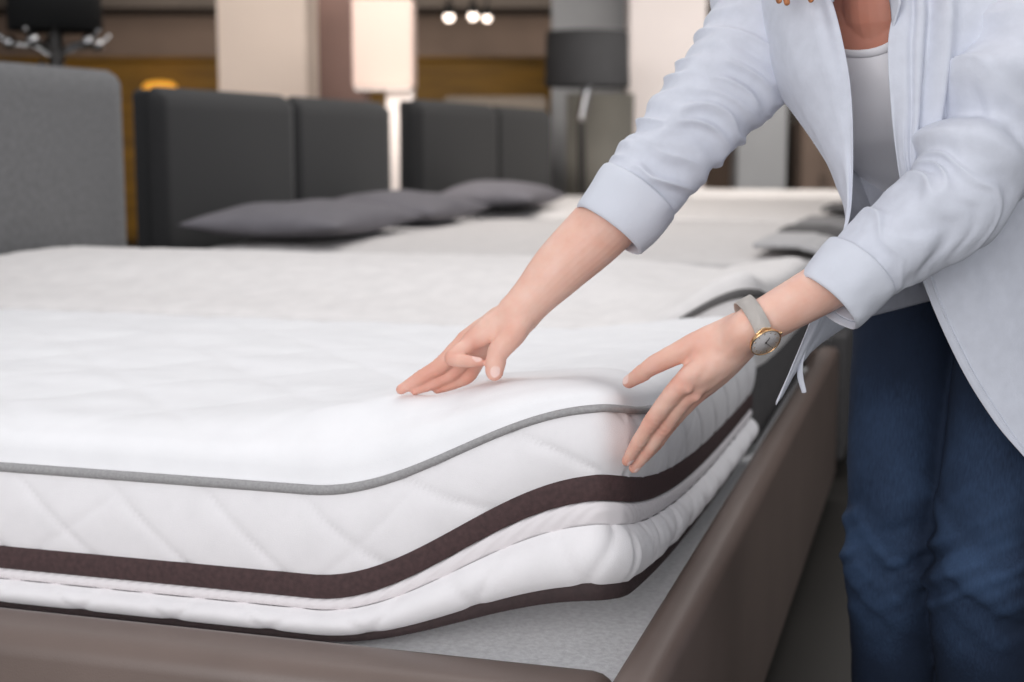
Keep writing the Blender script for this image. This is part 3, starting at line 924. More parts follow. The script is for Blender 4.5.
LEFTH = {
    'index': ([(733, 338, 1.555), (683, 383, 1.560), (653, 420, 1.583), (638, 443, 1.600), (627, 461, 1.616)], [.0140, .0128, .0100, .0090, .0067]),
    'middle': ([(738, 342, 1.560), (691, 391, 1.570), (664, 427, 1.595), (648, 450, 1.612), (634, 468, 1.628)], [.0140, .0122, .0098, .0088, .0067]),
    'ring': ([(742, 346, 1.570), (697, 393, 1.587), (671, 423, 1.612), (657, 443, 1.628), (643, 459, 1.642)], [.0130, .0112, .0092, .0083, .0063]),
    'little': ([(745, 348, 1.580), (702, 391, 1.605), (684, 408, 1.630), (672, 422, 1.646), (661, 433, 1.658)], [.0120, .0100, .0084, .0075, .0059]),
    'thumb': ([(738, 327, 1.574), (695, 345, 1.568), (656, 364, 1.577), (641, 374, 1.588), (629, 382, 1.602)], [.0180, .0150, .0110, .0105, .0080]),
}


def chain(MBo, pts, rad, back, flat=0.9, n=40, bump=0.06):
    C = [P(*p) for p in pts]
    k = len(C)
    # knuckle swelling at each joint
    R_ = np.interp(np.linspace(0, k - 1, 4 * k), range(k), rad)
    tt = np.linspace(0, k - 1, 4 * k)
    sw = 1 + bump * np.exp(-((tt - 2) / 0.22) ** 2) + 0.5 * bump * np.exp(-((tt - 3) / 0.2) ** 2) - 0.4 * bump * np.exp(-((tt - 2.55) / 0.25) ** 2)
    CC = catmull(C, 4 * k)
    MBo.add(*tube(CC, [(r * s_ * flat, r * s_) for r, s_ in zip(R_, sw)], ref=back, n=n, seg=18))
    return C


def palm(MBo, H, back, order=('index', 'middle', 'ring', 'little'), wrist=None, th=0.0135):
    """flesh between the metacarpals"""
    J0 = [P(*H[f][0][0]) for f in order]; J1 = [P(*H[f][0][1]) for f in order]
    for a in range(3):
        for q in (0.0, 0.5, 1.0):
            p0 = J0[a] * (1 - q) + J0[a + 1] * q; p1 = J1[a] * (1 - q) + J1[a + 1] * q
            MBo.add(*tube([wrist * 0.5 + p0 * 0.5 - back * 0.001, p0 - back * .001, p0 * .5 + p1 * .5 - back * .003, p1 - back * .0025 - unit(p1 - p0) * .004],
                          [(.013, .015), (th, .013), (th, .011), (.0105, .010)], ref=back, n=20, seg=16))
    # one broad slab from the wrist to the knuckles
    c1 = sum(J1) / 4; wdir = unit(J1[0] - J1[3]); hw = np.linalg.norm(J1[0] - J1[3]) / 2
    ax_ = c1 - wrist
    MBo.add(*tube([wrist - unit(ax_) * .01, wrist + ax_ * .3 + back * .003, wrist + ax_ * .65 + back * .0025, wrist + ax_ * .97 - back * .001],
                  [(.024, .019), (.027, .0165), (hw * .97 + .004, .0158), (hw + .006, .0136)], ref=wdir, n=24, seg=28))
    # ball of the thumb and web
    t0, t1 = P(*H['thumb'][0][0]), P(*H['thumb'][0][1])
    for q in (.15, .4):
        MBo.add(*ellipsoid((t0 * (1 - q) + t1 * q) * .5 + (J0[0] * (1 - q) + J1[0] * q) * .5 + back * .0035, np.eye(3), (.0155 - .006 * q,) * 3))
    t0, t1 = P(*H['thumb'][0][0]), P(*H['thumb'][0][1])
    i0, i1 = J0[0], J1[0]
    for q in (0.05, 0.2, 0.35, 0.5, 0.65, 0.78):
        a, b = t0 * (1 - q) + t1 * q, i0 * (1 - q) + i1 * q
        MBo.add(*tube([a, (a + b) / 2 + back * (.0030 - .0035 * q), b], [.0150 - .003 * q, .0145 - .006 * q, .0130 - .002 * q], ref=back, n=16, seg=16))



body = MB()
# back of the hand directions (out of the dorsal side)
backR = unit(np.cross(P(459, 338, 1.772) - WR, P(476, 350, 1.806) - P(466, 343, 1.752)))
if backR[2] < 0: backR = -backR
backL = unit(np.cross(P(690, 392, 1.570) - WL, P(700, 392, 1.605) - P(681, 384, 1.560)))
if backL[1] > 0: backL = -backL
NAILS, KNUCK = [], []
for H, back, W_ in ((RIGHT, backR, WR), (LEFTH, backL, WL)):
    for fn in H:
        C = chain(body, H[fn][0], H[fn][1], back, flat=0.92)
        if fn == 'thumb' and H is LEFTH:
            nb = unit((-0.05, -0.75, 0.66))
        elif fn == 'thumb':
            nb = unit((0.10, -0.95, 0.28))
        elif H is RIGHT and fn == 'index':
            nb = unit((0.0, -0.6, 0.8))
        else:
            nb = back
        d = unit(C[-1] - C[-2]); nb = unit(nb - d * np.dot(nb, d))
        NAILS.append((C[-1] - d * 0.0030, d, nb, H[fn][1][-1] + 0.0005, fn))
        if fn in ('index', 'middle') and H is LEFTH:
            body.add(*ellipsoid(C[1] + nb * H[fn][1][1] * .30, np.eye(3), (.0095, .0095, .0095)))
            body.add(*ellipsoid(C[2] + nb * H[fn][1][2] * .20, np.eye(3), (.0083, .0083, .0083)))
        KNUCK += [(C[1], .011), (C[2], .010), (C[3], .007), (C[4], .009)]
    palm(body, H, back, wrist=W_)

# forearms: flattened at the wrist
fR = unit(WR - ELR)
body.add(*tube([ELR, ELR * .55 + WR * .45 + (0.006, 0, 0.0), ELR * .25 + WR * .75, WR - fR * .012, WR + fR * .02, P(500, 325, 1.77)],
               [(.041, .041), (.0405, .040), (.0350, .033), (.0275, .0265), (.0265, .0255), (.0205, .021)], ref=unit((-0.6, -0.2, 0.75)), n=48, seg=28))
fL = unit(WL - ELL)
body.add(*tube([ELL, ELL * .62 + WL * .38, ELL * .3 + WL * .7, WL - fL * .01, WL + fL * .018, P(733, 344, 1.563), P(707, 369, 1.578)],
               [(.034, .034), (.0310, .031), (.0275, .0285), (.0240, .0268), (.0222, .0268), (.0192, .026), (.0145, .022)], ref=backL, n=48, seg=28))
# wrist knob
body.add(*ellipsoid(WR + np.array((0.012, 0.004, -0.008)), np.eye(3), (.010, .010, .010)))
# upper arms
body.add(*tube([rsh + (0.02, 0, 0.0), rsh * .45 + ELR * .55, ELR], [.050, .043, .040], n=24, seg=24))
body.add(*tube([lsh, lsh * .45 + ELL * .55, ELL], [.054, .044, .036], n=24, seg=24))
# torso, shoulders, neck, head
vv, tt = np.meshgrid(np.linspace(0, 1, 50), np.linspace(0, 2 * PI, 64, endpoint=False), indexing='ij')
TV = torso(vv, tt).reshape(-1, 3)
TF = grid_faces(50, 64, cv=True) + [tuple(range(64))[::-1], tuple(range(49 * 64, 50 * 64))]
body.add(TV, TF)
body.add(*tube([rsh, (rsh * .6 + neckb * .4) + (0, 0, .005), neckb - (0, 0, .02)], [.052, .052, .05], n=16, seg=24))
body.add(*tube([lsh, (lsh * .6 + neckb * .4) + (0, 0, .005), neckb - (0, 0, .02)], [.052, .052, .05], n=16, seg=24))
HF = unit(FACE * 0.62 + np.array((0, 0, -0.70)))     # gaze: down at the mattress corner
HU = unit(FACE * 0.70 + np.array((0, 0, 0.62)))      # crown direction
HU = unit(HU - HF * np.dot(HU, HF)); HS = np.cross(HF, HU)
HC = neckb + FACE * 0.115 + np.array((0, 0, 0.165))
body.add(*tube([neckb - (0, 0, .05), neckb + FACE * .03 + (0, 0, .05), HC - HF * .03 - HU * .02], [.058, .052, .055], n=20, seg=28))


def hp(f, u, s_):
    return HC + HF * f + HU * u + HS * s_


AX = np.array((HS, HF, HU))
body.add(*ellipsoid(hp(-.012, .035, 0), AX, (.074, .094, .088)))           # skull
body.add(*ellipsoid(hp(.028, -.028, 0), AX, (.060, .060, .080)))           # face
body.add(*ellipsoid(hp(.050, -.088, 0), AX, (.030, .028, .026)))           # chin
body.add(*tube([hp(-.02, -.06, .052), hp(.02, -.085, .040), hp(.055, -.094, .012)], [.018, .019, .02], n=12))
body.add(*tube([hp(-.02, -.06, -.052), hp(.02, -.085, -.040), hp(.055, -.094, -.012)], [.018, .019, .02], n=12))
body.add(*tube([hp(.084, .012, 0), hp(.093, -.012, 0), hp(.099, -.028, 0)], [.008, .009, .011], n=12))   # nose
for q in (-1, 1):
    body.add(*ellipsoid(hp(.094, -.034, q * .012), AX, (.009, .010, .008)))
    body.add(*tube([hp(.078, .026, q * .012), hp(.080, .030, q * .032), hp(.066, .022, q * .052)], [.008, .008, .007], n=10))   # brow
    body.add(*ellipsoid(hp(.064, -.026, q * .036), AX, (.020, .018, .018)))   # cheek
    body.add(*ellipsoid(hp(-.012, -.012, q * .076), AX, (.007, .018, .030)))  # ear
body.add(*tube([hp(.078, -.056, -.022), hp(.090, -.054, 0), hp(.078, -.056, .022)], [.005, .0075, .005], n=12))   # lips
body.add(*tube([hp(.077, -.066, -.018), hp(.087, -.067, 0), hp(.077, -.066, .018)], [.005, .008, .005], n=12))
# legs and feet
rknee = np.array((0.528, 1.935, 0.432)); lknee = np.array((0.618, 1.835, 0.43))
rank = np.array((0.562, 2.02, 0.085)); lank = np.array((0.665, 1.915, 0.085))
body.add(*tube([rhip + (0, 0, .03), rhip * .5 + rknee * .5, rknee, rknee * .5 + rank * .5 - FACE * .015, rank], [.078, .066, .050, .046, .034], n=40, seg=24))
body.add(*tube([lhip + (0, 0, .03), lhip * .5 + lknee * .5, lknee, lknee * .5 + lank * .5 - FACE * .015, lank], [.078, .066, .050, .046, .034], n=40, seg=24))
for an in (rank, lank):
    body.add(*tube([an - FACE * .03 + (0, 0, -.035), an + FACE * .06 + (0, 0, -.045), an + FACE * .15 + (0, 0, -.062)], [(.034, .030), (.030, .036), (.018, .036)], ref=UP, n=16, seg=20))

BASE = np.array(((rank[0] + lank[0]) / 2, (rank[1] + lank[1]) / 2, 0.0))
# nails as low plates raised a little out of the fingertips
nail = MB()
for c, d, nb, r, fn in NAILS:
    w = np.cross(d, nb)
    k = 1.25 if fn == 'thumb' else 1.0
    nail.add(*ellipsoid(c + nb * r * 0.62, np.array((w, d, nb)), (.0048 * k, .0062 * k, .0022)))
body.add(nail.V, nail.F)

me = remesh(body.V, body.F, 0.0016, 5, 0.5)
co = mesh_co(me); no = mesh_no(me)
# soften the flesh where wrist, ball of the thumb and back of the hand run together
E_ = np.empty(len(me.edges) * 2, dtype=np.int64); me.edges.foreach_get('vertices', E_); E_ = E_.reshape(-1, 2)
for cpt, rad_, its in ((P(733, 338, 1.55), .026, 260), (P(712, 350, 1.553), .020, 120), (P(508, 322, 1.755), .018, 80)):
    w_ = np.exp(-(np.linalg.norm(co - cpt, axis=1) / rad_) ** 4)
    sel = np.where(w_ > 0.02)[0]
    idx = -np.ones(len(co), dtype=np.int64); idx[sel] = np.arange(len(sel))
    ee = E_[(idx[E_[:, 0]] >= 0) & (idx[E_[:, 1]] >= 0)]; ee = idx[ee]
    cl_ = co[sel].copy(); ws = w_[sel][:, None]
    deg = np.bincount(ee.ravel(), minlength=len(sel))[:, None].astype(float)
    n_ = len(sel)
    for k in range(its):
        acc = np.stack([np.bincount(ee[:, 0], cl_[ee[:, 1], a], n_) + np.bincount(ee[:, 1], cl_[ee[:, 0], a], n_) for a in range(3)], -1)
        lap = acc / np.maximum(deg, 1) - cl_
        cl_ = cl_ + lap * ws * (0.6 if k % 2 == 0 or k % 8 else -0.55) * (deg > 2)
    co[sel] = cl_
set_co(me, co); no = mesh_no(me)
# tendons, creases and fine unevenness on the hands
near_hand = np.exp(-np.minimum(np.linalg.norm(co - P(690, 375, 1.568), axis=1), np.linalg.norm(co - P(470, 345, 1.77), axis=1)) ** 2 / 0.09 ** 2)
co = co + no * (0.0005 * vnoise(co[:, 0] * 120, co[:, 1] * 120, co[:, 2] * 120, 3) * near_hand)[:, None]
for H, back in ((LEFTH, backL), (RIGHT, backR)):
    for fn in ('index', 'middle', 'ring', 'little'):
        a, b = P(*H[fn][0][0]), P(*H[fn][0][1])
        ab = b - a; t = np.clip(((co - a) @ ab) / (ab @ ab), 0, 1)
        dd = np.linalg.norm(co - a - t[:, None] * ab - back * .012, axis=1)
        g = np.exp(-(dd / 0.0075) ** 2) * smooth(0.15, 0.6, t) * (no @ back > 0.2)
        co = co + back * (g * 0.0011)[:, None]
        # creases over the middle joint
        for j, amp in ((2, .0011), (3, .0008)):
            c = P(*H[fn][0][j]); d = unit(P(*H[fn][0][j + 1]) - P(*H[fn][0][j - 1]))
            ax_ = (co - c) @ d; m_ = np.exp(-(np.linalg.norm(co - c, axis=1) / .012) ** 2) * np.clip(no @ back, 0, 1)
            co = co - no * (amp * m_ * (np.cos(ax_ / .0011) * .5 + .5))[:, None]
    c = P(*H['thumb'][0][3]); d = unit(P(*H['thumb'][0][4]) - P(*H['thumb'][0][2]))
    ax_ = (co - c) @ d; m_ = np.exp(-(np.linalg.norm(co - c, axis=1) / .012) ** 2)
    co = co - no * (0.0006 * m_ * (np.cos(ax_ / .0012) * .5 + .5))[:, None]
set_co(me, co - BASE)
red = np.zeros(len(co)); nl = np.zeros(len(co)); neck_shade = np.zeros(len(co))
for c, r in KNUCK:
    red = np.maximum(red, 0.62 * np.exp(-(np.linalg.norm(co - c, axis=1) / (r * 1.3)) ** 2))
for c, d, nb, r, fn in NAILS:
    w = np.cross(d, nb); k = 1.25 if fn == 'thumb' else 1.0
    q = co - (c + nb * r * 0.9)
    e = ((q @ w) / (.0050 * k)) ** 2 + ((q @ d) / (.0064 * k)) ** 2 + ((q @ nb) / .0045) ** 2
    nl = np.maximum(nl, smooth(1.25, 0.8, e) if False else 1 - smooth(0.75, 1.2, e))
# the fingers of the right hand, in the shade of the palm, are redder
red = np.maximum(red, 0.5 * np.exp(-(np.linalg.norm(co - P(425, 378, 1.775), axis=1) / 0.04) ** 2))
neck_shade = np.maximum(neck_shade, 0.75 * np.exp(-(np.linalg.norm((co - neckb - np.array((-0.03, -0.03, -0.05))) * (1, 1, 1), axis=1) / 0.12) ** 2) * 1.1)  # shading around the neck painted into the skin colour
at = me.color_attributes.new('tint', 'FLOAT_COLOR', 'POINT')
at.data.foreach_set('color', np.stack([red * (1 - nl), nl, neck_shade, np.ones(len(co))], -1).ravel())
me.materials.clear(); me.materials.append(M['skin']); me.shade_smooth()
me.name = 'person'
person = bpy.data.objects.new('person', me); link(person); person.location = BASE
tag(person, 'person in open pale blue shirt and jeans bending over, both hands on the mattress corner', 'person')


def pm(name, V, Fc, mat, parent=None, **k):
    """a part of the person: world coordinates -> local to the person"""
    return mesh(name, np.asarray(V, float).reshape(-1, 3) - BASE, Fc, mat, parent or person, **k)


# ---------------------------------------------------------------- jeans
jb = MB()
jb.add(*tube([rhip + (0.005, 0, .02), rhip * .5 + rknee * .5 + (0.0, 0, 0), rknee, rknee * .5 + rank * .5 - FACE * .01, rank + (0, 0, .0)],
             [(.084, .084), (.076, .080), (.0665, .0645), (.067, .062), (.060, .058)], n=60, seg=32, caps='flat', ref=LEFT))
jb.add(*tube([lhip + (0, 0, .02), lhip * .5 + lknee * .5, lknee, lknee * .5 + lank * .5 - FACE * .01, lank],
             [(.088, .088), (.080, .084), (.069, .067), (.068, .064), (.060, .058)], n=60, seg=32, caps='flat', ref=LEFT))
vj, tj = np.meshgrid(np.linspace(0.0, 0.375, 22), np.linspace(0, 2 * PI, 64, endpoint=False), indexing='ij')
JV = torso(vj, tj, 0.008).reshape(-1, 3)
jb.add(JV, grid_faces(22, 64, cv=True) + [tuple(range(64))[::-1], tuple(range(21 * 64, 22 * 64))])
jm = remesh(jb.V, jb.F, 0.004, 8, 0.5)
co = mesh_co(jm); no = mesh_no(jm)
x, y, z = co.T
kz = np.exp(-((z - 0.45) / 0.085) ** 2)
hz = np.exp(-((z - 0.83) / 0.06) ** 2)
lat = (co - BASE) @ LEFT
fold = vnoise(lat * 7 + 5, 0.0, z * 34 + lat * 26, 11) + 0.6 * vnoise(lat * 11, 1.0, z * 60 - lat * 40, 12)
rid = np.sign(fold) * np.abs(fold) ** 0.8
d = 0.0065 * rid * kz + 0.003 * rid * hz + 0.0014 * vnoise(x * 25, y * 25, z * 25, 13)
# two deep creases above the knees
for c, off in ((rknee, 0.012), (lknee, 0.022)):
    near = np.exp(-(np.linalg.norm((co - c)[:, :2], axis=1) / 0.10) ** 2)
    zz = z - c[2] - off - 0.35 * ((co - c) @ LEFT) 
    d = d + near * (0.010 * np.exp(-(zz / 0.016) ** 2) - 0.008 * np.exp(-((zz - 0.030) / 0.013) ** 2) + 0.006 * np.exp(-((zz + 0.035) / 0.014) ** 2))
co2 = co + no * d[:, None]
# side and inner seams
fade = np.zeros(len(co)); seam = np.zeros(len(co))
for hp_, kn, an in ((rhip, rknee, rank), (lhip, lknee, lank)):
    ax_ = np.where((z > kn[2])[:, None], kn + (hp_ - kn) * ((z - kn[2]) / (hp_[2] - kn[2]))[:, None], an + (kn - an) * ((z - an[2]) / (kn[2] - an[2]))[:, None])
    rel = co - ax_; rr = np.linalg.norm(rel[:, :2], axis=1)
    mine = rr < 0.10
    fr = (rel[:, :2] @ FACE[:2]) / np.maximum(rr, 1e-6); sd = (rel[:, :2] @ LEFT[:2]) / np.maximum(rr, 1e-6)
    fade = np.maximum(fade, mine * smooth(0.0, 1.0, fr) * (0.42 * np.exp(-((z - 0.60) / 0.13) ** 2) + 0.5 * np.exp(-((z - 0.40) / 0.17) ** 2)))
    for sg in (-1, 1):
        g = np.exp(-((fr - 0.05) / 0.035) ** 2) * (sd * sg > 0) * mine
        seam = np.maximum(seam, g * (z < 0.86)); co2 = co2 + no * (0.0016 * np.exp(-((fr + 0.02) / 0.03) ** 2) * (sd * sg > 0) * mine)[:, None]
fade = np.clip(fade + 0.30 * kz * np.clip(rid, 0, 1), 0, 1)
set_co(jm, co2 - BASE)
at = jm.color_attributes.new('fade', 'FLOAT_COLOR', 'POINT')
at.data.foreach_set('color', np.stack([fade, seam, 0 * fade, 1 + 0 * fade], -1).ravel())
jm.materials.clear(); jm.materials.append(M['denim']); jm.shade_smooth(); jm.name = 'jeans'
jeans = bpy.data.objects.new('jeans', jm); link(jeans, person)
# waistband
vw, tw = np.meshgrid(np.linspace(0.345, 0.40, 5), np.linspace(0, 2 * PI, 64, endpoint=False), indexing='ij')
WB = np.concatenate([torso(vw, tw, 0.0125), torso(vw, tw, 0.005)[::-1]], 0).reshape(-1, 3)
wb = pm('waistband', WB, grid_faces(10, 64, cv=True, cu=True), M['denim'], jeans)

# shoes
for an in (rank, lank):
    sh = pm('shoe', *tube([an - FACE * .05 + (0, 0, -.03), an + FACE * .0 + (0, 0, -.025), an + FACE * .07 + (0, 0, -.038), an + FACE * .175 + (0, 0, -.055)],
                          [(.034, .036), (.042, .038), (.032, .044), (.016, .036)], ref=UP, n=24, seg=24), M['shoe'])
    so = []
    for zz in (0.0, 0.022):
        for a in np.linspace(0, 2 * PI, 40, endpoint=False):
            f_ = math.cos(a) * 0.135 + 0.055; s_ = math.sin(a) * (0.045 + 0.006 * math.cos(a))
            so.append(tuple(np.array((an[0], an[1], 0)) + FACE * f_ + LEFT * s_ + np.array((0, 0, zz))))
    pm('sole', so, [(i, (i + 1) % 40, 40 + (i + 1) % 40, 40 + i) for i in range(40)] + [tuple(range(40))[::-1], tuple(range(40, 80))], M['sole'], sh)

# ---------------------------------------------------------------- tank top
th = np.linspace(0, 2 * PI, 120, endpoint=False)
fr = np.clip(np.sin(th), 0, 1)
side = np.abs(np.cos(th))
vtop = 0.965 - 0.10 * np.exp(-((th - PI / 2) / 0.50) ** 2) - 0.06 * np.exp(-((th - 3 * PI / 2) / 0.5) ** 2)
vbot = 0.30 + 0 * th
U_ = np.linspace(0, 1, 70)
Vg = vbot[None] + (vtop - vbot)[None] * U_[:, None]
Tg = np.broadcast_to(th, Vg.shape)
offs = 0.012 + 0.010 * smooth(0.35, 0.0, U_)[:, None] * (1 if True else 0) + 0.0025 * vnoise(Tg * 3, Vg * 14, 0, 21)
outer = torso(Vg, Tg, offs); inner = torso(Vg, Tg, offs - 0.003)
TVt = np.concatenate([outer, inner[::-1]], 0).reshape(-1, 3)
tank = pm('tank_top', TVt, grid_faces(140, 120, cu=True, cv=True), M['tank'])
ring = torso(vtop, th, 0.0135)
T_, A_, B_ = np.gradient(ring, axis=0), None, None
nb_ = []
ph = np.linspace(0, 2 * PI, 10, endpoint=False)
ctr = torso(vtop - 0.012, th, 0.0)
for i in range(120):
    t = unit(ring[(i + 1) % 120] - ring[i - 1]); o_ = unit(torso(vtop[i:i+1], th[i:i+1], 0.05)[0] - torso(vtop[i:i+1], th[i:i+1], 0.0)[0])
    w = np.cross(t, o_)
    nb_.append([ring[i] + 0.0022 * math.cos(p) * o_ + 0.0055 * math.sin(p) * w for p in ph])
pm('neck_trim', np.array(nb_).reshape(-1, 3), [f[::-1] for f in grid_faces(120, 10, cu=True, cv=True)], M['tank'], tank)


# ---------------------------------------------------------------- shirt
def sheet(name, rows, nu, nv, mat, parent, th=0.0016, disp=None, raw=False):
    """smooth cloth patch through a net of measured points, given thickness"""
    G = np.array([[P(*p) if not raw else p for p in r] for r in rows], float)
    A_ = np.array([catmull(G[:, j], nv) for j in range(G.shape[1])]).transpose(1, 0, 2)
    S_ = np.array([catmull(A_[i], nu) for i in range(nv)])
    du = np.gradient(S_, axis=1); dv = np.gradient(S_, axis=0)
    N_ = np.cross(du, dv); N_ /= np.maximum(np.linalg.norm(N_, axis=-1, keepdims=True), 1e-9)
    if disp is not None:
        uu, vv_ = np.meshgrid(np.linspace(0, 1, nu), np.linspace(0, 1, nv))
        S_ = S_ + N_ * disp(uu, vv_, S_)[..., None]
    a, b = S_ + N_ * th / 2, S_ - N_ * th / 2
    V = np.concatenate([a.reshape(-1, 3), b.reshape(-1, 3)])
    n = nu * nv
    Fc = grid_faces(nv, nu) + [tuple(i + n for i in f[::-1]) for f in grid_faces(nv, nu)]
    rim = [i * nu for i in range(nv)] + [(nv - 1) * nu + j for j in range(1, nu)] + [i * nu + nu - 1 for i in range(nv - 2, -1, -1)] + [j for j in range(nu - 2, 0, -1)]
    for i in range(len(rim)):
        p, q2 = rim[i], rim[(i + 1) % len(rim)]
        Fc.append((p, q2, q2 + n, p + n))
    bm = bmesh.new()
    o = pm(name, V, Fc, mat, parent)
    bm.from_mesh(o.data); bmesh.ops.recalc_face_normals(bm, faces=bm.faces); bm.to_mesh(o.data); bm.free()
    o.data.shade_smooth()
    return o, S_


RP = [
    [(812, -48, 1.745), (790, -52, 1.77), (758, -44, 1.84), (752, -34, 1.92), (790, -40, 1.99)],
    [(833, 4, 1.690), (806, -4, 1.70), (764, -2, 1.79), (752, 20, 1.90), (790, 10, 1.98)],
    [(847, 62, 1.650), (818, 60, 1.665), (783, 66, 1.73), (772, 80, 1.86), (808, 70, 1.97)],
    [(852, 105, 1.645), (829, 105, 1.660), (802, 108, 1.72), (792, 108, 1.84), (825, 110, 1.95)],
    [(853, 150, 1.645), (840, 150, 1.658), (822, 148, 1.71), (817, 142, 1.81), (845, 150, 1.91)],
    [(852, 190, 1.645), (846, 190, 1.656), (838, 184, 1.71), (839, 176, 1.79), (862, 185, 1.87)],
    [(849, 218, 1.645), (847, 218, 1.656), (848, 214, 1.70), (853, 210, 1.77), (872, 215, 1.83)],
    [(840, 246, 1.645), (842, 250, 1.656), (847, 255, 1.70), (858, 255, 1.76), (874, 255, 1.80)],
    [(812, 318, 1.640), (819, 318, 1.650), (829, 318, 1.68), (842, 318, 1.72), (860, 316, 1.77)],
    [(776, 405, 1.635), (780, 399, 1.645), (786, 388, 1.67), (795, 370, 1.70), (808, 348, 1.74)],
]
LP = [
    [(882, -55, 1.745), (915, -60, 1.73), (965, -52, 1.715), (1020, -40, 1.72), (1090, -20, 1.76)],
    [(893, 0, 1.672), (922, 0, 1.655), (965, 0, 1.655), (1015, 5, 1.66), (1090, 20, 1.72)],
    [(888, 46, 1.648), (920, 50, 1.632), (960, 55, 1.640), (1010, 60, 1.655), (1090, 70, 1.72)],
    [(891, 105, 1.640), (918, 110, 1.625), (950, 112, 1.645), (1000, 115, 1.665), (1090, 120, 1.73)],
    [(897, 160, 1.648), (916, 165, 1.640), (948, 170, 1.670), (1000, 175, 1.695), (1092, 180, 1.76)],
    [(908, 225, 1.668), (932, 228, 1.665), (968, 232, 1.690), (1015, 236, 1.720), (1096, 240, 1.79)],
    [(926, 290, 1.690), (946, 291, 1.690), (985, 295, 1.708), (1030, 298, 1.740), (1100, 300, 1.81)],
    [(960, 366, 1.705), (980, 367, 1.707), (1012, 370, 1.722), (1050, 372, 1.752), (1105, 370, 1.82)],
    [(994, 421, 1.712), (1012, 420, 1.714), (1036, 420, 1.728), (1066, 420, 1.757), (1108, 415, 1.825)],
    [(1026, 459, 1.716), (1038, 462, 1.718), (1056, 464, 1.732), (1080, 462, 1.762), (1112, 455, 1.83)],
]
shirt = empty('shirt'); shirt.parent = person
wr_ = lambda u, v, S_: 0.0035 * vnoise(u * 3.0 + 1.5 * v, v * 2.2, 0.3, 31) + 0.0022 * vnoise(u * 9 + 3 * v, v * 5, 1.3, 32)
_, SR = sheet('front_panel', RP, 90, 200, M['shirt'], shirt, disp=lambda u, v, S_: wr_(u, v, S_) * smooth(0, .06, u) + 0.003 * np.exp(-((u - .035) / .02) ** 2) * 0)


def left_disp(u, v, S_):
    d = wr_(u + 4, v, S_) * smooth(0, .05, u)
    d = d - 0.0016 * np.exp(-((u - .125) / .008) ** 2) * smooth(.35, .45, v) + 0.0016 * np.exp(-((u - .145) / .012) ** 2) * smooth(.35, .45, v)
    # deep fold beside the sleeve and softer drapes
    d = d + smooth(.62, .3, v) * smooth(0, .1, v) * (0.012 * np.exp(-((u - .30 - .02 * np.sin(5 * v)) / .035) ** 2) - 0.012 * np.exp(-((u - .40) / .05) ** 2) + 0.006 * np.exp(-((u - .17 - .06 * v) / .03) ** 2))
    return d


_, SL = sheet('front_panel', LP, 110, 200, M['shirt'], shirt, disp=left_disp)
# yoke over the shoulders
for sp in (rsh, lsh):
    inn = sp * .42 + neckb * .58
    pm('yoke', *tube([sp + (sp - neckb) * .05, sp * .7 + neckb * .3 + (0, 0, .006), inn + (0, 0, .004) - FACE * .012], [(.066, .066), (.062, .066), (.054, .062)], ref=UP, n=24, seg=36), M['shirt'], shirt)
# back panel closing round behind
SB = []
for i in range(0, 200, 20):
    a, b = SR[i, -1], SL[i, -1]
    v = i / 199
    mid = torso(np.array([max(0.05, 1.0 - v * 1.15)]), np.array([-PI / 2]), 0.055)[0] if v < .95 else torso(np.array([0.05]), np.array([-PI / 2]), 0.035)[0]
    if i == 0: mid = neckb - FACE * .075 + np.array((0, 0, .02))
    q1 = a * .45 + mid * .55 - FACE * .085 ; q2 = b * .45 + mid * .55 - FACE * .085
    q1[2] = (a[2] + mid[2]) / 2; q2[2] = (b[2] + mid[2]) / 2
    SB.append([a, q1, mid, q2, b])
sheet('back_panel', SB, 80, 100, M['shirt'], shirt, raw=True, disp=lambda u, v, S_: 0.004 * vnoise(u * 6, v * 3, 0, 35) * np.sin(PI * u))


def edge_strip(name, S_, i0, i1, w, col, lift=0.0014):
    """narrow stitched hem along the front edge (column 0 side) of a cloth patch"""
    A_ = S_[i0:i1, 0]
    rows_ = []
    for q in (0.0, 0.33, 0.66, 1.0):
        rows_.append(A_ * 1.0)
    B_ = S_[i0:i1, 1] - A_
    d = B_ / np.maximum(np.linalg.norm(B_, axis=1, keepdims=True), 1e-9)
    return A_, d


# collar bands
cb = []
for q in np.linspace(0, 1, 30):
    cb.append(q)
def band(pts, h, name, th=0.0024, lean=(0, 0, 0)):
    C = catmull(pts, 40)
    up = np.array((0, 0, 1.0)) * h + np.asarray(lean)
    rows_ = [[c, c + up * .5, c + up] for c in C]
    return sheet(name, rows_, 8, 80, M['shirt_seam'], shirt, th=th, raw=True)


cl = [P(893, 30, 1.653), P(890, 0, 1.668), P(878, -48, 1.745), neckb + LEFT * .055 + (0, .02, .02), neckb - FACE * .075 + (0, 0, .02),
      neckb - LEFT * .06 + (0, 0, .02), P(812, -48, 1.742), P(833, 2, 1.686)]
band(cl, 0.028, 'collar', lean=(0.004, -0.012, 0))


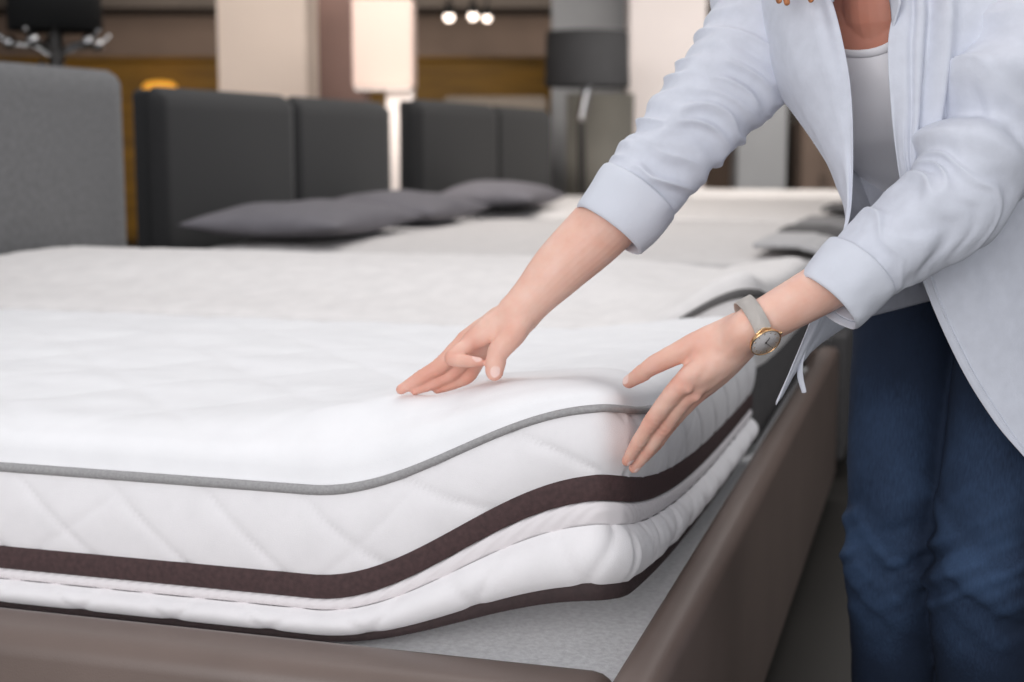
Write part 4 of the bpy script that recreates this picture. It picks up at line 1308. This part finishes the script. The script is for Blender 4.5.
# sleeves
def sleeve(name, pts, rad, ref, amp, seedn, fscale, skew, end0=0.0, inner=True, n=170, seg=120, extra=None):
    C = catmull(pts, n); R_ = catmull(np.array(rad, float).reshape(len(rad), -1), n)
    if R_.shape[1] == 1: R_ = np.repeat(R_, 2, 1)
    T, A, B = frames(C, ref)
    th = np.linspace(0, 2 * PI, seg, endpoint=False)
    L_ = np.concatenate(([0], np.cumsum(np.linalg.norm(np.diff(C, axis=0), axis=1))))
    uu, tt = np.meshgrid(L_, th, indexing='ij')
    ct, st = np.cos(tt), np.sin(tt)
    w = uu * fscale + skew * ct + 0.8 * vnoise(ct * 1.2, st * 1.2, uu * 7, seedn)
    f1 = vnoise(w, ct * 0.75 + 3, st * 0.75, seedn + 1)
    f2 = vnoise(w * 1.7 + 7, ct * 1.0, st * 1.0 + 2, seedn + 2)
    ridg = (0.55 - 1.1 * np.sqrt(f1 * f1 * 4 + 0.012)) * 0.9 + f2 * 0.35
    env = amp(uu / L_[-1], tt)
    d = ridg * env
    if extra is not None: d = d + extra(uu / L_[-1], tt)
    Sx = C[:, None] + A[:, None] * ((R_[:, 0:1] + d) * ct)[..., None] + B[:, None] * ((R_[:, 1:2] + d) * st)[..., None]
    I = C[:, None] + A[:, None] * ((R_[:, 0:1] + d - .002) * ct)[..., None] + B[:, None] * ((R_[:, 1:2] + d - .002) * st)[..., None]
    V = np.concatenate([Sx, I[::-1]], 0).reshape(-1, 3)
    Fc = grid_faces(2 * n, seg, cu=True, cv=True)
    o = pm(name, V, Fc, M['shirt'], shirt)
    bm = bmesh.new(); bm.from_mesh(o.data); bmesh.ops.recalc_face_normals(bm, faces=bm.faces); bm.to_mesh(o.data); bm.free(); o.data.shade_smooth()
    return o


def cuff(name, c0, c1, r0, r1, ref, seedn, rim=0.0035):
    """turned-up cuff: doubled cloth, open towards the hand; c0 = hand end"""
    n, seg = 26, 100
    q = np.linspace(0, 1, n)[:, None]
    C = c0 * (1 - q) + c1 * q
    R_ = np.array(r0) * (1 - q) + np.array(r1) * q
    T, A, B = frames(C, ref)
    th = np.linspace(0, 2 * PI, seg, endpoint=False)
    uu, tt = np.meshgrid(q[:, 0], th, indexing='ij')
    d = 0.0016 * vnoise(np.cos(tt) * 2, np.sin(tt) * 2, uu * 2.2, seedn)
    bulge = rim * np.sin(PI * np.clip(uu, 0, 1)) ** 0.35
    def lay(x): return C[:, None] + A[:, None] * ((R_[:, 0:1] + d + x) * np.cos(tt))[..., None] + B[:, None] * ((R_[:, 1:2] + d + x) * np.sin(tt))[..., None]
    V = np.concatenate([lay(bulge), lay(-0.001 - 0 * bulge)[::-1]], 0).reshape(-1, 3)
    o = pm(name, V, grid_faces(2 * n, seg, cu=True, cv=True), M['shirt_seam'], shirt)
    bm = bmesh.new(); bm.from_mesh(o.data); bmesh.ops.recalc_face_normals(bm, faces=bm.faces); bm.to_mesh(o.data); bm.free(); o.data.shade_smooth()
    return o


# right sleeve (raised arm, left in the picture)
refR = unit((-0.75, -0.1, 0.65))
sleeve('sleeve', [P(622, 212, 1.768), P(655, 172, 1.785), P(694, 124, 1.805), P(736, 74, 1.83), P(774, 30, 1.86), P(806, 4, 1.87)],
       [(.0455, .0455), (.0525, .052), (.060, .058), (.069, .064), (.077, .070), (.076, .07)], refR,
       lambda u, t: 0.0072 * smooth(0.0, 0.10, u) * (0.8 + 0.2 * np.cos(t)) * (1 - .4 * smooth(.75, 1, u)), 41, 44, 0.9, n=260, seg=160)
cuff('cuff', P(609, 231, 1.765), P(640, 190, 1.777), (.0475, .047), (.0525, .052), refR, 44)
# left sleeve (arm with the watch)
refL = unit((-0.55, -0.35, 0.75))


def left_extra(u, t):
    front = 0.5 + 0.5 * np.cos(t - 0.3)
    return (0.010 * np.exp(-((u - .47) / .035) ** 2) - 0.013 * np.exp(-((u - .55) / .03) ** 2) + 0.007 * np.exp(-((u - .64) / .035) ** 2)) * front * 1.7


sleeve('sleeve', [P(834, 296, 1.564), P(872, 259, 1.580), P(916, 229, 1.588), P(957, 198, 1.605), P(984, 140, 1.628), P(1012, 70, 1.66), P(1042, 12, 1.70), P(1062, -20, 1.715)],
       [(.0375, .0375), (.0440, .044), (.052, .052), (.060, .056), (.063, .060), (.066, .064), (.074, .070), (.076, .072)], refL,
       lambda u, t: 0.0072 * (smooth(0.02, 0.15, u)) * (1 - 0.45 * smooth(.6, .9, u)), 51, 36, -0.8, n=300, seg=160, extra=left_extra)
cuff('cuff', P(827, 303, 1.563), P(862, 266, 1.576), (.0395, .0395), (.0445, .0445), refL, 54)
# thin drawstring end hanging with the shirt tail
pm('tie_end', *tube([P(822, 318, 1.66), P(806, 350, 1.655), P(800, 372, 1.652), P(804, 392, 1.65)], [(.004, .0018), (.0045, .0016), (.004, .0016), (.003, .0012)], n=24, seg=10), M['shirt_seam'], shirt)

# ---------------------------------------------------------------- hair
hb_ = MB()
hn, hm = 40, 48
Vh = []
for i in range(hn):
    p = PI * 0.80 * i / (hn - 1)
    for j in range(hm):
        q = 2 * PI * j / hm
        f_ = math.sin(p) * math.cos(q); s_ = math.sin(p) * math.sin(q); u_ = math.cos(p)
        if f_ > 0.25 and u_ < 0.62: 
            k = 0.86
        else:
            k = 1.0
        r_ = 1 + 0.02 * math.sin(26 * q)
        Vh.append(hp(-.012 + .108 * f_ * k * r_, .04 + .100 * u_ * k, .088 * s_ * k * r_))
hb_.add(Vh, grid_faces(hn, hm, cv=True))
random.seed(3)
for sgn in (-1, 1):
    for k in range(9):
        a = hp(.055 - .016 * k, .075 - .003 * k, sgn * (.05 + .004 * min(k, 5)))
        b = hp(.050 - .018 * k, .0, sgn * .086)
        e = b + np.array((random.uniform(-.02, .02), random.uniform(-.02, .02), -0.10 - 0.008 * k + random.uniform(-.015, .015)))
        if e[2] < 1.19: e[2] = 1.19 + random.uniform(0, .02)
        hb_.add(*tube([a, b, (b + e) / 2 + HS * sgn * .01, e], [(.012, .010), (.016, .010), (.013, .009), (.003, .003)], n=20, seg=10))
for (x0, y0) in ((779, 1), (787, 3), (811, 0)):
    e = P(x0, y0, 1.66)
    a = hp(.03, .02, .085)
    hb_.add(*tube([a, a * .5 + e * .5 + np.array((-.01, 0, .02)), e], [(.012, .01), (.010, .008), (.0035, .003)], n=20, seg=10))
pm('hair', hb_.V, hb_.F, M['hair'])
for q in (-1, 1):
    ey = pm('eye', *ellipsoid(hp(.061, .006, q * .031), AX, (.0125, .0125, .0125)), M['eye'])
    pm('iris', *ellipsoid(hp(.0718, .003, q * .031), AX, (.0055, .003, .0055)), M['iris'], ey)
    pm('eyebrow', *tube([hp(.086, .030, q * .014), hp(.086, .036, q * .032), hp(.070, .028, q * .052)], [.002, .003, .0015], n=12, seg=8), M['hair'])
pm('lips', *tube([hp(.082, -.060, -.022), hp(.0965, -.060, 0), hp(.082, -.060, .022)], [(.004, .003), (.007, .004), (.004, .003)], ref=HU, n=14, seg=10), M['lips'])

# ---------------------------------------------------------------- wristwatch
watch = empty('wristwatch'); watch.parent = person
WC = P(757, 323.5, 1.554) - fL * 0.004                 # band centre inside the wrist
cn = unit((0.28, -0.76, -0.58)); cn = unit(cn - fL * np.dot(cn, fL) * 0.3)
CASE = P(766, 343, 1.518)
# band: ellipse round the wrist axis, passing under the case
ca = unit(CASE - WC - fL * np.dot(CASE - WC, fL)); cb_ = np.cross(fL, ca)
ra = float(np.dot(CASE - WC, ca)) - 0.003; rb = 0.0280
pts_ = []
for a in np.linspace(0.42, 2 * PI - 0.42, 60):
    pts_.append((a, WC + ca * ra * math.cos(a) + cb_ * rb * math.sin(a)))
sh_ = fL * float(np.dot(CASE - WC, fL))
bV = []
for a, p in pts_:
    o_ = unit(ca * math.cos(a) / ra + cb_ * math.sin(a) / rb)
    w = 0.0098
    for (dx, dy) in ((-w, 0), (-w * .96, .0011), (w * .96, .0011), (w, 0), (w * .96, -.0006), (-w * .96, -.0006)):
        bV.append(p + sh_ * 0.8 - fL * .0062 * (1 - math.cos(a)) + fL * dx + o_ * dy)
bF = grid_faces(60, 6, cv=True) + [tuple(range(6))[::-1], tuple(range(59 * 6, 60 * 6))]
bm_o = pm('watch_band', bV, bF, M['mesh_band'], watch)


def disc(prof, seg=56):
    a1 = unit(np.cross(cn, fL)); a2 = np.cross(cn, a1)
    V = []
    for r, h in prof:
        for j in range(seg):
            q = 2 * PI * j / seg
            V.append(CASE + a1 * r * math.cos(q) + a2 * r * math.sin(q) + cn * h)
    Fc = grid_faces(len(prof), seg, cv=True) + [tuple(range(seg))[::-1], tuple(range((len(prof) - 1) * seg, len(prof) * seg))]
    return V, Fc


R0 = 0.0178
cs = pm('watch_case', *disc([(R0 * .84, -.0056), (R0 * .95, -.0046), (R0 * .985, -.0030), (R0, -.0008), (R0 * .985, .0003), (R0 * .95, .0005), (R0 * .94, -.0004), (R0 * .935, -.0010)]), M['gold'], watch)
pm('dial', *disc([(R0 * .935, -.0012), (R0 * .93, -.0006), (.0002, -.0006)]), M['dial'], watch)
a1 = unit(np.cross(cn, fL)); a2 = np.cross(cn, a1)
mk = MB()
for k in range(12):
    q = 2 * PI * k / 12
    dr = a1 * math.cos(q) + a2 * math.sin(q); ds = np.cross(cn, dr)
    r0_, r1_ = R0 * .70, R0 * .82
    V = [CASE + dr * r + ds * s_ * .00028 + cn * h for h in (-.0006, -.0002) for r, s_ in ((r0_, -1), (r1_, -1), (r1_, 1), (r0_, 1))]
    mk.add(V, [(0, 1, 2, 3), (4, 5, 6, 7), (0, 1, 5, 4), (1, 2, 6, 5), (2, 3, 7, 6), (3, 0, 4, 7)])
pm('hour_markers', mk.V, mk.F, M['gold'], watch)
for ang, ln, wd_ in ((2.4, .0075, .0006), (0.5, .0108, .0004)):
    dr = a1 * math.cos(ang) + a2 * math.sin(ang); ds = np.cross(cn, dr)
    V = [CASE + dr * r + ds * s_ * wd_ + cn * h for h in (-.0002, .0002) for r, s_ in ((-.0015, -1), (ln, -.5), (ln, .5), (-.0015, 1))]
    pm('watch_hand', V, [(3, 2, 1, 0), (4, 5, 6, 7), (0, 1, 5, 4), (1, 2, 6, 5), (2, 3, 7, 6), (3, 0, 4, 7)], M['hand_grey'], watch, flat=True)
pm('crystal', *disc([(R0 * .94, .0003), (R0 * .93, .0008), (R0 * .6, .0012), (.0002, .0013)]), M['crystal'], watch)
cr = -fL
pm('crown', *tube([CASE + cr * R0 * .97 - cn * .002, CASE + cr * (R0 + .0032) - cn * .002], [.0017, .0019], n=6, seg=14, caps='flat'), M['gold'], watch)
for sg in (-1, 1):
    pm('lug', *tube([CASE + a1 * sg * R0 * .9 - cn * .003 - a2 * .008, CASE + a1 * sg * R0 * 1.06 - cn * .004, CASE + a1 * sg * R0 * .9 - cn * .003 + a2 * .008], [.0011, .0011, .0011], n=12, seg=10), M['gold'], watch)
